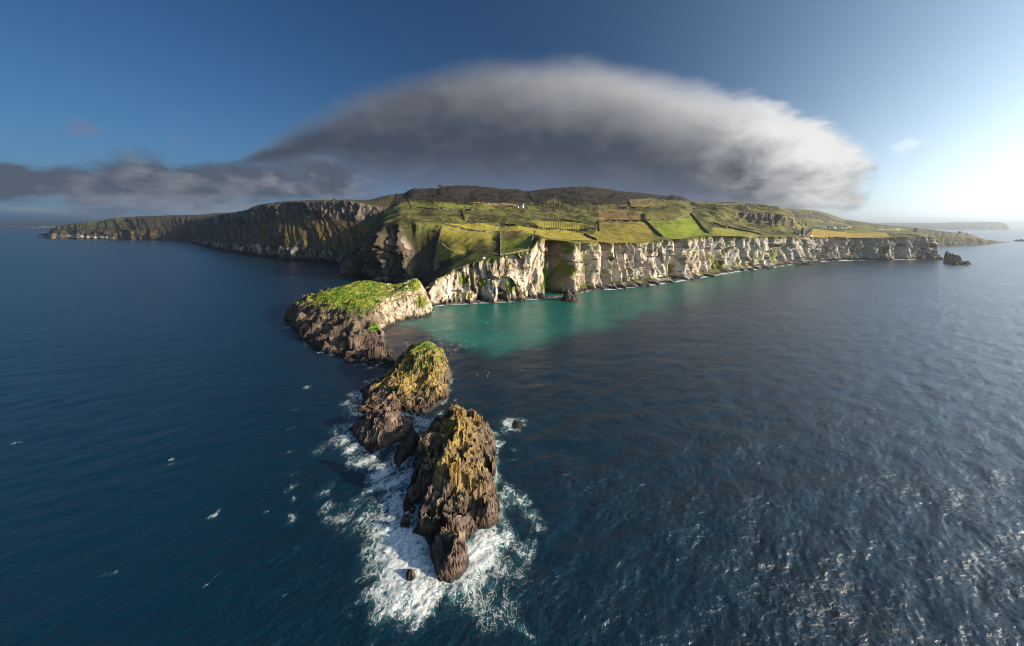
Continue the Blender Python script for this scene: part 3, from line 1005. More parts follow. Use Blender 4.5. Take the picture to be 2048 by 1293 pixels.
def crag(seed, ang, s1=5.0, a1=2.6, strata=0.0, s2=1.6, blocky=1.0):
    """craggy relief: tilted beds, cracks along one direction, blocks"""
    ca, sa = math.cos(ang), math.sin(ang)

    def f(gx, gy, h, sd):
        wx = gx + fbm(gx / 7, gy / 7, seed, 3) * 2.2
        wy = gy + fbm(gx / 7, gy / 7, seed + 9, 3) * 2.2
        lu, lv = wx * ca + wy * sa, -wx * sa + wy * ca          # lu along the cracks
        on = sst(-1.0, 2.5, h)
        lim = np.clip(h / 3.4, 0.15, 1.0)
        big = ridged(lu / (s1 * 3.2), lv / s1, seed, 4, 0.55) - 0.62
        med = ridged(lu / (s2 * 2.6), lv / s2, seed + 4, 3) - 0.62
        f1, f2, cid = worley(lu / 5.2, lv / 2.4, int(seed * 7) % 97)
        g1, g2, cid2 = worley(lu / 1.9, lv / 1.1, int(seed * 5 + 3) % 97)
        crack = sst(0.16, 0.0, f2 - f1)
        sl_ = int(seed * 3) % 89
        slab = facets(lu, lv, s1 * 2.3, s1 * 0.95, sl_, a1 * 1.0, 0.62) + facets(lu + 3, lv, s1 * 0.95, s1 * 0.45, sl_ + 1, a1 * 0.42, 0.62) + facets(lu, lv + 5, s1 * 0.4, s1 * 0.22, sl_ + 2, a1 * 0.24, 0.6)
        pk = 1 - 0.55 * sst(0.55, 0.95, h / max(float(h.max()), 1.0))
        h = h + on * lim * pk * (big * a1 * 1.5 + med * a1 * 0.35 + slab * blocky - crack * 0.45 * blocky)
        if strata:
            st = (h + 0.45 * gx + 0.12 * gy + fbm(gx / 9, gy / 9, seed + 3, 2) * 1.5)
            fr = st / strata - np.floor(st / strata)
            h = h + on * lim * (sst(0.25, 0.75, fr) - fr) * strata * 0.6
        h = h + on * fbm(gx / 0.9, gy / 0.9, seed + 1, 3) * 0.16
        gyh, gxh = np.gradient(h, gy[1, 0] - gy[0, 0], gx[0, 1] - gx[0, 0])
        gl = np.hypot(gxh, gyh) + 1e-6
        stp = sst(0.7, 2.0, gl) * on                # joints and ledges across the steep faces
        tq = (gx * 0.7 - gy * 0.7) + h * 0.25
        jo = facets(tq + fbm(gx / 3, gy / 3, h / 3, 2), h + 0.3 * gx, s1 * 0.55, s1 * 0.30, sl_ + 5, s1 * 0.15, 0.25) + facets(tq, h + 0.3 * gx + fbm(gx / 2, gy / 2, h / 2, 2), s1 * 0.24, s1 * 0.13, sl_ + 6, s1 * 0.06, 0.3)
        ox_, oy_ = -gxh / gl * jo * stp, -gyh / gl * jo * stp
        dx = ox_ + fbm(gx / 2.4, gy / 2.4, h / 2.0 + seed, 3) * 0.45 * on
        dyy = oy_ + fbm(gx / 2.4, gy / 2.4, h / 2.0 + seed + 20, 3) * 0.45 * on
        return h, (dx, dyy)
    return f


def paint_rock(seed, lich=None, lich_h=(6, 12), grass=None, lichen_col=(0.345, 0.25, 0.055), base=(0.105, 0.077, 0.062), light=(0.21, 0.155, 0.113)):
    def f(P, nz, sd, N):
        gx, gy, h = P[..., 0], P[..., 1], P[..., 2]
        a = fbm(gx / 6, gy / 6, h / 6 + seed, 4)
        b = fbm(gx / 1.7, gy / 1.7, h / 1.7 + seed, 3)
        c = lerp3(np.broadcast_to(np.array(base), P.shape), light, sst(-0.05, 0.5, a + b * 0.5))
        c = lerp3(c, (0.075, 0.058, 0.052), sst(0.05, 0.45, fbm(gx / 3, gy / 3, seed + 5, 4)))
        lw = sst(lich_h[0], lich_h[1], h + a * 4) * sst(-0.35, 0.25, b + a * 0.6)
        if lich is not None:
            lw = np.maximum(lw, lich(P) * sst(-0.45, 0.1, b + a * 0.4))
        c = lerp3(c, lichen_col, np.clip(lw, 0, 1) * 0.85)
        if grass is not None:
            gw = grass(P, nz, a, b)
            gc = lerp3(np.broadcast_to(np.array((0.085, 0.135, 0.016)), P.shape), (0.19, 0.185, 0.028), sst(-0.2, 0.35, b + a * 0.5))
            gc = lerp3(gc, (0.035, 0.055, 0.010), sst(0.15, 0.45, fbm(gx / 2.6, gy / 2.6, seed + 13, 3)))
            c = c * (1 - gw[..., None]) + gc * gw[..., None]
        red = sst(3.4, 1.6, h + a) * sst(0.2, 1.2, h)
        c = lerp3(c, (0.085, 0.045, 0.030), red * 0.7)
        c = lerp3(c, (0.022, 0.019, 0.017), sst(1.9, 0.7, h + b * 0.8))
        return c
    return f


front_foot = [(848, 882), (836, 905), (827, 930), (820, 966), (805, 1010), (801, 1061), (823, 1078), (852, 1074), (857, 1092), (868, 1135), (880, 1164), (902, 1169), (917, 1160), (937, 1142),
              (940, 1116), (936, 1092), (953, 1060), (980, 1062), (1000, 1046), (1004, 1010), (990, 978), (992, 930), (992, 895), (978, 870), (952, 846), (914, 836), (882, 842), (858, 862)]
front_ctrl = [(911, 812, 22), (929, 828, 21), (893, 830, 20), (945, 852, 18), (905, 846, 20.5), (900, 880, 17), (933, 880, 17.5), (962, 876, 12), (982, 905, 7), (875, 905, 12), (912, 905, 13.5), (935, 910, 15), (955, 940, 12.5),
              (976, 955, 7), (862, 935, 9), (885, 955, 12), (915, 950, 15), (925, 975, 13), (850, 985, 7.5), (880, 1000, 10), (905, 1010, 9), (838, 1025, 5), (862, 1045, 5), (828, 1060, 2.2),
              (935, 1010, 8.5), (955, 985, 8), (970, 1005, 9.5), (988, 1018, 8), (963, 1040, 6.5), (890, 1050, 7), (915, 1055, 7.5), (935, 1060, 5), (895, 1074, 8.2), (915, 1084, 8), (880, 1085, 6.5), (900, 1096, 7.6), (885, 1110, 5.5), (912, 1114, 6.4), (898, 1145, 4), (920, 1130, 4)]


def top_lich(P):
    h = P[..., 2]
    X, Y = project(P)
    a = np.exp(-((X - 915) / 42) ** 2 - ((Y - 850) / 34) ** 2)
    b = np.exp(-((X - 935) / 38) ** 2 - ((Y - 945) / 55) ** 2) * 0.75
    return np.clip(a * 1.2 + b, 0, 1)


def front_grass(P, nz, a, b):
    X, Y = project(P)
    return np.exp(-((X - 898) / 26) ** 2 - ((Y - 835) / 22) ** 2) * sst(0.5, 0.72, nz + b * 0.3) * sst(-0.3, 0.1, a + b) * 0.9


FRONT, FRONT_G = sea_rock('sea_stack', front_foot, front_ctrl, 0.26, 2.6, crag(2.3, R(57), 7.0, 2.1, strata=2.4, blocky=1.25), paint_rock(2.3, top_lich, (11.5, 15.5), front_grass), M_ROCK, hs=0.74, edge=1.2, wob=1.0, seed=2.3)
tag(FRONT, 'largest and nearest craggy brown sea stack with a yellow lichen peak, ringed by breaking surf', 'sea stack', 'rocks off the headland')

mid_foot = [(716, 783), (728, 800), (706, 826), (738, 834), (775, 825), (805, 824), (837, 835), (868, 817), (896, 797), (900, 772), (904, 748), (893, 728), (862, 718), (825, 722), (792, 742), (756, 760)]
mid_ctrl = [(850, 687, 27), (868, 690, 26.5), (832, 694, 25.5), (880, 708, 24), (818, 712, 22), (845, 712, 24.5), (870, 720, 23), (806, 730, 17), (830, 728, 20), (820, 752, 10), (840, 768, 8.5), (868, 776, 8), (880, 772, 9), (882, 740, 15),
            (862, 742, 17.5), (896, 752, 4), (798, 752, 12), (780, 768, 9), (760, 778, 6.5), (735, 785, 3.5), (800, 785, 8), (835, 795, 6), (868, 795, 5.5), (890, 790, 2.5), (740, 818, 2.6), (722, 824, 1.6), (780, 812, 4.5), (815, 815, 4), (836, 824, 2)]


def mid_lich(P):
    X, Y = project(P)
    return np.clip(np.exp(-((X - 862) / 26) ** 2 - ((Y - 745) / 40) ** 2) * 1.1 + np.exp(-((X - 815) / 34) ** 2 - ((Y - 772) / 26) ** 2), 0, 1)


def mid_grass(P, nz, a, b):
    X, Y = project(P)
    return sst(10, 14, P[..., 2] + a * 3) * sst(0.30, 0.55, nz + b * 0.2)


MID, MID_G = sea_rock('sea_stack', mid_foot, mid_ctrl, 0.36, 2.2, crag(6.1, R(35), 6.5, 1.9, strata=0.0, blocky=0.85), paint_rock(6.1, mid_lich, (4, 9), mid_grass), M_ROCK, hs=0.78, edge=1.2, wob=1.2, seed=6.1)
tag(MID, 'rounded golden sea stack with a green grassy cap and a steep face, beside the island', 'sea stack', 'rocks off the headland')

low_foot = [(697, 857), (708, 874), (722, 892), (742, 911), (772, 897), (800, 884), (830, 862), (826, 848), (800, 836), (770, 828), (738, 834), (715, 846)]
low_ctrl = [(777, 820, 10.5), (790, 828, 9.5), (762, 832, 9.5), (740, 846, 7), (775, 845, 9), (800, 850, 6), (815, 858, 3), (735, 866, 4), (715, 860, 2), (755, 880, 3), (780, 875, 3.5), (742, 898, 1.8)]
LOW, _g = sea_rock('sea_rock', low_foot, low_ctrl, 0.3, 2.2, crag(9.4, R(62), 5.0, 1.7, strata=1.8), paint_rock(9.4, None, (40, 50), None, light=(0.27, 0.20, 0.15)), M_ROCK, edge=1.2, wob=0.9, seed=9.4)
tag(LOW, 'low brown hump of rock with a sunlit crest, left of the nearest stack', 'rock', 'rocks off the headland')

slab_foot = [(786, 926), (797, 938), (812, 922), (830, 900), (842, 882), (838, 868), (822, 866), (803, 882), (790, 905)]
slab_ctrl = [(825, 872, 4.5), (833, 880, 3.5), (812, 888, 4), (800, 908, 3), (795, 925, 1.6)]
SLAB, _g = sea_rock('sea_rock', slab_foot, slab_ctrl, 0.28, 2.4, crag(12.7, R(60), 3.5, 1.0), paint_rock(12.7, None, (40, 50), None, base=(0.05, 0.042, 0.037), light=(0.08, 0.065, 0.055)), M_ROCK, edge=1.2, wob=0.6, seed=12.7)
tag(SLAB, 'narrow dark wet slab of rock wedged between the brown hump and the nearest stack', 'rock', 'rocks off the headland')

tiny_foot = [(808, 1150), (812, 1166), (826, 1170), (834, 1158), (830, 1142), (820, 1134), (811, 1140)]
tiny_ctrl = [(820, 1140, 2.9), (823, 1152, 2.3), (815, 1155, 1.5)]
TINY, _g = sea_rock('sea_rock', tiny_foot, tiny_ctrl, 0.16, 2.5, crag(15.2, R(80), 2.0, 0.6), paint_rock(15.2, None, (40, 50), None), M_ROCK, edge=0.7, wob=0.3, seed=15.2)
tag(TINY, 'small dark rock poking out of white surf at the bottom of the photo', 'rock', 'rocks off the headland')

wash_foot = [(1016, 846), (1020, 858), (1040, 862), (1050, 852), (1044, 840), (1028, 838)]
wash_ctrl = [(1040, 848, 0.9), (1028, 850, 0.5)]
WASH, _g = sea_rock('sea_rock', wash_foot, wash_ctrl, 0.3, 1.0, crag(17.9, R(20), 2.0, 0.5), paint_rock(17.9, None, (40, 50), None, base=(0.05, 0.03, 0.03)), M_ROCK, edge=0.15, wob=0.8, seed=17.9)
tag(WASH, 'small reddish rock almost awash with a foam patch, right of the nearest stack', 'rock', 'rocks off the headland')

chip_foot = [(770, 698), (774, 703), (782, 702), (783, 697), (776, 694)]
chip_ctrl = [(777, 696, 1.6)]
CHIP, _g = sea_rock('sea_rock', chip_foot, chip_ctrl, 0.4, 2.0, crag(19.9, R(20), 2.0, 0.4), paint_rock(19.9, None, (40, 50), None, base=(0.2, 0.14, 0.10)), M_ROCK, edge=0.7, wob=0.5, seed=19.9)
tag(CHIP, 'tiny sunlit rock in calm dark water beside the grassy island', 'rock', 'rocks off the headland')

isle_foot = [(567, 633), (573, 650), (592, 668), (612, 688), (640, 706), (668, 708), (690, 722), (735, 731), (770, 731), (793, 728), (786, 718), (768, 703), (772, 690), (770, 676), (766, 664), (775, 655), (790, 648), (806, 642), (835, 637), (866, 628),
             (864, 618), (848, 606), (800, 602), (740, 600), (690, 600), (640, 604), (605, 612), (582, 622)]
isle_ctrl = [(615, 600, 23), (640, 588, 27), (680, 576, 30), (715, 564, 34), (738, 562, 34.5), (755, 567, 33.5), (768, 577, 30), (785, 581, 28.5), (800, 579, 29.5), (815, 568, 33), (827, 561, 35.5), (838, 559, 36), (846, 566, 33),
             (700, 600, 27), (660, 605, 25), (740, 590, 28.5), (765, 594, 26.5), (810, 590, 26), (840, 585, 27), (850, 600, 18), (640, 618, 20), (690, 626, 21), (722, 630, 20), (733, 615, 24),
             (655, 632, 15), (690, 645, 14), (720, 648, 15.5), (742, 640, 15), (620, 630, 13), (600, 622, 13), (590, 640, 6), (615, 655, 7), (640, 670, 8), (665, 668, 10), (690, 680, 8), (715, 680, 8), (741, 654, 13), (752, 660, 12), (748, 685, 7),
             (735, 698, 6), (700, 700, 5), (765, 708, 4.5), (780, 722, 2.5), (735, 715, 4), (640, 695, 3), (675, 700, 2.5)]


def crag_isle(gx, gy, h, sd):
    on = sst(-1, 3, h)
    flat = sst(19, 25, h)
    lu, lv = gx * 0.8 + gy * 0.6, -gx * 0.6 + gy * 0.8
    big = ridged(gx / 16, gy / 16, 3.3, 4) - 0.62
    med = ridged(lu / 7, lv / 3.4, 5.5, 3) - 0.62
    f1, f2, cid = worley(lu / 8, lv / 5, 21)
    lim = np.clip(h / 6, 0.15, 1)
    h = h + on * lim * (1 - 0.85 * flat) * (big * 8 + med * 2.0 + facets(lu + fbm(gx / 9, gy / 9, 1.0, 3) * 4, lv, 20, 11, 5, 8.0, 0.5) + facets(lu, lv + fbm(gx / 5, gy / 5, 1.0, 3) * 2, 8, 5, 6, 3.0, 0.55) - sst(0.14, 0, f2 - f1) * 1.0)
    h = h + flat * (fbm(gx / 10, gy / 10, 1.1, 4) * 1.0 + fbm(gx / 2.5, gy / 2.5, 6.1, 3) * 0.8)
    h = h + on * fbm(gx / 1.8, gy / 1.8, 8.1, 2) * 0.4
    dx = fbm(gx / 5, gy / 5, h / 4, 3) * 1.8 * on * (1 - flat)
    dyy = fbm(gx / 5, gy / 5, h / 4 + 20, 3) * 1.8 * on * (1 - flat)
    return h, (dx, dyy)


def paint_isle(P, nz, sd, N):
    gx, gy, h = P[..., 0], P[..., 1], P[..., 2]
    X, Y = project(P)
    a = fbm(gx / 14, gy / 14, h / 14, 4)
    b = fbm(gx / 4, gy / 4, h / 4, 4)
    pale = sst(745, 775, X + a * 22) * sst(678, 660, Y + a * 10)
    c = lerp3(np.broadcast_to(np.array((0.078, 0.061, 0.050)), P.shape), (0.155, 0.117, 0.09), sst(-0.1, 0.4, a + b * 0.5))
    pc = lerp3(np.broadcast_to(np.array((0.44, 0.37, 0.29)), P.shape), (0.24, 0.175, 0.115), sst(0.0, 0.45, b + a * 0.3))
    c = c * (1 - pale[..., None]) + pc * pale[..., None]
    g = np.maximum(sst(0.66, 0.8, nz + b * 0.10) * sst(16, 21, h + a * 3), sst(18.5, 23, h + b * 3.5) * sst(0.42, 0.62, nz + b * 0.15) * sst(800, 760, X + 25 * a))
    for x0, y0, r in ((842, 605, 13), (748, 655, 11), (830, 570, 14)):
        g = np.maximum(g, sst(0.3, 0.6, np.exp(-((X - x0) / r) ** 2 - ((Y - y0) / r) ** 2) + b * 0.25) * (h > 4))
    gc = lerp3(np.broadcast_to(np.array((0.10, 0.165, 0.016)), P.shape), (0.20, 0.205, 0.032), sst(-0.1, 0.35, a))
    gc = lerp3(gc, (0.20, 0.17, 0.03), sst(0.15, 0.4, b) * sst(755, 790, X) * 0.8)
    gc = lerp3(gc, (0.040, 0.070, 0.010), sst(0.12, 0.38, fbm(gx / 5, gy / 5, 17.0, 3)))
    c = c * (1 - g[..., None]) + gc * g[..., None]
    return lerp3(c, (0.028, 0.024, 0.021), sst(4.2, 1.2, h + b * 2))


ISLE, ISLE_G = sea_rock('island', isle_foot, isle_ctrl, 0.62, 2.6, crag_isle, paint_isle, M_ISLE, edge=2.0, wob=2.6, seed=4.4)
tag(ISLE, 'rocky island with a bright green grassy top, joined to the headland by the rope bridge', 'island')

islet_foot = [(1888, 520), (1889, 527), (1899, 530), (1912, 530.5), (1921, 529), (1923, 524), (1916, 518), (1904, 516), (1893, 516)]
islet_ctrl = [(1900, 508.5, 26), (1895, 512, 24), (1908, 511, 23), (1914, 516, 16), (1918, 522, 8), (1892, 519, 14), (1903, 520, 16)]
isl1, _g = sea_rock('sea_rock', islet_foot, islet_ctrl, 1.2, 2.6, crag(23.0, R(30), 14.0, 3.0, s2=6.0, blocky=2.0), paint_rock(23.0, None, (60, 70), None, base=(0.06, 0.055, 0.05), light=(0.09, 0.08, 0.07)), M_ISLE, edge=3.0, wob=3.0, seed=23.0)
tag(isl1, 'tall dark rock out in the bright sea beyond the end of the cliffs', 'rock', 'rocks off the cliff end')
islet_foot = [(1921, 529.5), (1927, 532), (1936, 531.5), (1943, 529.5), (1938, 526.5), (1928, 525)]
islet_ctrl = [(1928, 521.5, 9), (1932, 525, 6.5), (1937, 527.5, 3)]
isl2, _g = sea_rock('sea_rock', islet_foot, islet_ctrl, 1.0, 2.2, crag(27.0, R(30), 9.0, 1.4, s2=4.0), paint_rock(27.0, None, (60, 70), None, base=(0.06, 0.055, 0.05), light=(0.09, 0.08, 0.07)), M_ISLE, edge=2.0, wob=2.0, seed=27.0)
tag(isl2, 'small low dark rock at the right foot of the tall rock beyond the cliffs', 'rock', 'rocks off the cliff end')
islet_foot = [(2026, 482.6), (2034, 483.4), (2046, 483.6), (2054, 483.2), (2046, 481.8), (2034, 481.6)]
islet_ctrl = [(2034, 480.6, 6), (2044, 481.2, 5)]
isl3, _g = sea_rock('sea_rock', islet_foot, islet_ctrl, 2.5, 1.6, crag(28.0, R(30), 9.0, 1.4, s2=4.0), paint_rock(28.0, None, (60, 70), None, base=(0.06, 0.055, 0.05), light=(0.09, 0.08, 0.07)), M_ISLE, edge=2.0, wob=2.0, seed=28.0)
tag(isl3, 'flat skerry far off at the right edge, past the tip of the hazy headland', 'rock', 'rocks off the cliff end')
cone_foot = [(1122, 601), (1130, 604), (1142, 605), (1154, 603), (1158, 599), (1148, 595), (1134, 594)]
cone_ctrl = [(1137, 580, 16), (1131, 588, 11), (1143, 588, 10), (1149, 596, 4), (1139, 595, 7)]
cone, _g = sea_rock('sea_rock', cone_foot, cone_ctrl, 0.6, 2.6, crag(29.0, R(70), 6.0, 1.8, s2=3.0), paint_rock(29.0, None, (60, 70), None, base=(0.07, 0.058, 0.05), light=(0.12, 0.10, 0.085)), M_ISLE, edge=1.8, wob=1.6, seed=29.0)
tag(cone, 'dark pointed rock standing in turquoise water below the gully in the cliff', 'rock')

# ------------------------------------------------------------------ sea
pc = np.arange(-420, 2470, 2.7)
angs = np.arctan((pc - CX) / F)
rest = np.linspace(angs[-1], angs[0] + 2 * math.pi, 74)[1:]
angs = np.concatenate([angs, rest])
yy = np.concatenate([[452.75, 453, 453.4, 454, 455], np.arange(456.5, 1420, 2.3)])
rr = H * F / (yy - HY)
rr = np.concatenate([rr, [55, 35, 18, 5, 0.5]])
front = (np.abs(angs) < 1.25)
# along each ray the same photograph row means the same depth in front of the camera
cosf = np.where(front, np.maximum(np.cos(angs), 0.3), 0.3)
RR = rr[:, None] / cosf[None] ** 0.9
SX, SY = RR * np.sin(angs)[None], RR * np.cos(angs)[None]
vis = (SY > 40)
SPX = np.where(vis, CX + SX / np.maximum(SY, 40) * F, -5000)
SPY = np.where(vis, HY + H / np.maximum(SY, 40) * F, 5000)

foam = np.zeros(SX.shape)
near = (SY > 70) & (SY < 600) & (np.abs(SX) < 420)
ix = np.where(near)
fx, fy = SX[ix], SY[ix]
fo = np.zeros(fx.shape)
for nm, lst in FOOT.items():
    for fp in lst:
        c = fp.mean(axis=0)
        if np.hypot(c[0], c[1]) > 700:
            continue
        d = -poly_sd(fx, fy, fp)
        d = d + fbm(fx / 8, fy / 8, 3.0, 3) * 2.0
        lee = 0.42 + 0.22 * sst(2, -10, (fx - c[0])) * (fy < 320) + 0.12 * sst(160, 110, fy) + 0.35 * fbm(fx / 11, fy / 11, 5.0, 3)
        lee = np.where(fy > 260, 0.42 + 0.25 * perlin(fx / 14, fy / 14, 2.0), lee)
        fo = np.maximum(fo, (0.50 + 0.25 * fbm(fx / 12, fy / 12, 8.0, 3)) * np.exp(-np.maximum(d, 0) / 8.0) * sst(6, -8, fx - c[0]) * (fy < 270))
        fo = np.maximum(fo, lee * np.exp(-np.maximum(d - 0.5, 0) / (1.8 + 1.2 * sst(200, 120, fy))))
BLOBS = [(800, 1082, 7, 1.0), (832, 1098, 7, 1.0), (792, 1112, 6, .95), (822, 1130, 6, 1.0), (818, 1165, 6, 1.0), (845, 1185, 5, .95), (800, 1180, 5, .85), (782, 1140, 6, .85), (846, 1218, 4, 1.0), (820, 1212, 5, .75),
         (772, 1066, 5, .85), (762, 1045, 4, .75), (835, 1245, 3.5, .6), (858, 1150, 4, .8), (872, 1185, 4, .7), (770, 1170, 5, .6), (775, 1205, 5, .55),
         (960, 1082, 5, 1.0), (985, 1076, 5, .95), (948, 1115, 5, .95), (972, 1108, 6, .85), (932, 1168, 4, .75), (1010, 1066, 5, .75), (905, 1190, 4, .65), (955, 1150, 6, .6),
         (1040, 1000, 6, .52), (1062, 1030, 5, .5), (1020, 985, 5, .55), (1078, 1055, 5, .45), (1045, 1095, 7, .48), (1005, 1140, 8, .45), (955, 1200, 9, .42), (1052, 1150, 7, .38), (1000, 1210, 9, .33), (1030, 1240, 6, .36),
         (645, 985, 5, .5), (655, 1015, 5, .52), (672, 1040, 5, .52), (705, 1012, 6, .42), (728, 1035, 6, .5), (742, 1060, 6, .55), (690, 1065, 6, .36), (745, 1130, 6, .5), (752, 1175, 6, .5), (762, 1215, 6, .45), (735, 1100, 6, .4),
         (762, 945, 7, .8), (735, 925, 6, .8), (705, 900, 6, .75), (782, 965, 6, .8), (802, 930, 4, .9), (790, 1000, 6, .7), (765, 1000, 6, .5), (816, 945, 3, .95), (690, 878, 6, .7), (675, 855, 6, .45), (720, 825, 6, .6), (698, 805, 6, .5),
         (735, 765, 7, .46), (715, 785, 5, .5), (852, 846, 6, .85), (838, 838, 4, .7), (842, 862, 4, .75), (745, 892, 5, .8), (655, 885, 8, .36), (640, 905, 6, .34), (795, 1030, 5, .8), (815, 985, 3, .9), (755, 975, 6, .7), (700, 930, 6, .5),
         (992, 868, 4, .6), (998, 888, 3, .66), (990, 955, 3.5, .6), (997, 985, 4, .6), (1038, 850, 5, .66), (1025, 862, 4, .5), (1026, 900, 2.5, .5), (1024, 925, 2, .42), (880, 828, 4, .5), (905, 800, 3, .4),
         (585, 975, 3, .52), (582, 1000, 2.5, .48), (578, 1035, 3, .5), (588, 945, 2.5, .40), (574, 905, 4, .36), (582, 860, 4, .32), (590, 820, 4, .32),
         (340, 917, 2.2, .62), (348, 925, 1.6, .55), (424, 1030, 2.2, .62), (432, 1022, 1.5, .5), (436, 1142, 1.8, .55), (420, 1160, 1.6, .5), (38, 885, 3, .55), (612, 775, 3.0, .5), (200, 740, 3, .40), (320, 742, 3, .4), (445, 715, 3, .40),
         (520, 1030, 1.4, .5), (225, 1140, 1.6, .46), (1045, 1265, 2.5, .55), (1065, 1282, 2.5, .5), (700, 1240, 2, .42), (708, 1170, 1.6, .45), (560, 1200, 1.4, .40), (380, 770, 2.2, .38), (150, 830, 2.2, .38), (560, 690, 3, .3),
         (570, 640, 8, .6), (575, 655, 7, .6), (612, 690, 5, .5), (655, 700, 7, .62), (672, 708, 6, .6), (640, 690, 5, .4), (740, 735, 6, .62), (715, 730, 5, .5), (765, 730, 5, .5), (865, 622, 6, .5), (880, 612, 5, .5), (900, 780, 3, .45)]
dwx, dwy = fbm(fx / 9, fy / 9, 7.7, 4) * 3.2, fbm(fx / 9, fy / 9, 17.7, 4) * 3.2
for bx, by, br, bs in BLOBS:
    g = ground(bx, by)
    ang = 0.9 if bx < 880 else -0.6                 # foam drifts in streaks
    ca, sa = math.cos(ang), math.sin(ang)
    ex, ey = (fx - g[0]) + dwx, (fy - g[1]) + dwy
    lu, lv = (ex * ca + ey * sa) / 1.1, (-ex * sa + ey * ca) * 1.1
    q = bs * np.exp(-((lu ** 2 + lv ** 2) / (0.8 * br * br)) ** 0.8)
    fo = np.maximum(fo, q) + 0.22 * np.minimum(fo, q)
foam[ix] = np.clip(fo, 0, 1.1)
# surf line along the cliffs
shore_d = np.interp(SPX, [c[0] for c in COAST], [wl(c[1]) for c in COAST], left=-1, right=-1)
e = shore_d - SY
vary = 1.05 + 0.40 * perlin(SPX / 13.0, 0.5, 0.2) + 0.2 * perlin(SPX / 4.0, 2.5, 0.2)
wid = 4.5 + 7 * sst(1180, 1450, SPX) + 9 * np.exp(-((SPX - 1680) / 70) ** 2)
sf = np.where(shore_d > 0, np.exp(-((e - 3 - 17 * sst(1165, 1235, SPX) * sst(1690, 1610, SPX)) / wid) ** 2) * vary, 0) * sst(700, 760, SPX)
foam = np.maximum(foam, np.where((SY > 300) & (e > -25), sf, 0))
shore_w = np.interp(SPX, [c[0] for c in WEST], [wl(c[1]) for c in WEST], left=-1, right=-1)
sf = np.where(shore_w > 0, np.exp(-((shore_w - SY - 5) / 6) ** 2) * (0.55 + 0.4 * perlin(SPX / 9.0, 4.5, 0.2)), 0) * sst(700, 690, SPX) * sst(430, 470, SPX)
foam = np.maximum(foam, sf)
# sandy shallows in the bay
yb = np.interp(SPX, [770, 790, 850, 900, 950, 1000, 1100, 1200, 1300, 1400, 1500, 1600, 1700], [640, 652, 668, 692, 716, 716, 700, 676, 648, 618, 588, 556, 532])
wb = np.interp(SPX, [780, 900, 1100, 1300, 1500, 1700], [16, 14, 40, 46, 40, 20])
shal = sst(0, 1, (yb - SPY + fbm(SX / 30, SY / 30, 1.0, 3) * 12) / wb) * np.interp(SPX, [770, 800, 1000, 1150, 1300, 1500, 1650, 1750], [0, 1, 1, 0.92, 0.82, 0.66, 0.36, 0]) * (SY > 150)
shal *= (0.80 + 0.30 * fbm(SX / 40, SY / 18, 6.0, 3))
shal = np.clip(shal, 0, 1)
weed = np.clip(sst(0, 1, (SPY - yb + 4) / 20) * sst(760, 790, SPX) * sst(1120, 950, SPX) * sst(800, 730, SPY), 0, 1)
# swell and chop as real relief where the sheet is fine enough
Zs = np.zeros(SX.shape)
sel = (SY > 60) & (SY < 900) & (np.abs(angs) < 1.2)[None]
wx, wy = SX[sel], SY[sel]
fd = sst(900, 250, wy)
sw = fbm((wx * 0.86 + wy * 0.5) / 19, (-wx * 0.5 + wy * 0.86) / 8.5, 3.0, 2) * 0.55 * fd
chop = (ridged((wx * 0.8 + wy * 0.6) / 6.5, (-wx * 0.6 + wy * 0.8) / 3.0, 1.0, 2) - 0.6) * 0.30 * sst(420, 120, wy)
ff = foam[sel]
Zs[sel] = sw + chop + sst(0.6, 1.0, ff) * (0.15 + 0.45 * np.abs(fbm(wx / 3.2, wy / 3.2, 2.0, 2)))
calm = shal[sel]
Zs[sel] *= 1 - 0.6 * calm
verts = np.stack([SX, SY, Zs], -1)
nr, nc = SX.shape
i = np.arange(nr * nc).reshape(nr, nc)
i2 = np.concatenate([i, i[:, :1]], axis=1)
quads = np.stack([i2[:-1, :-1], i2[1:, :-1], i2[1:, 1:], i2[:-1, 1:]], -1).reshape(-1, 4)[:, ::-1]


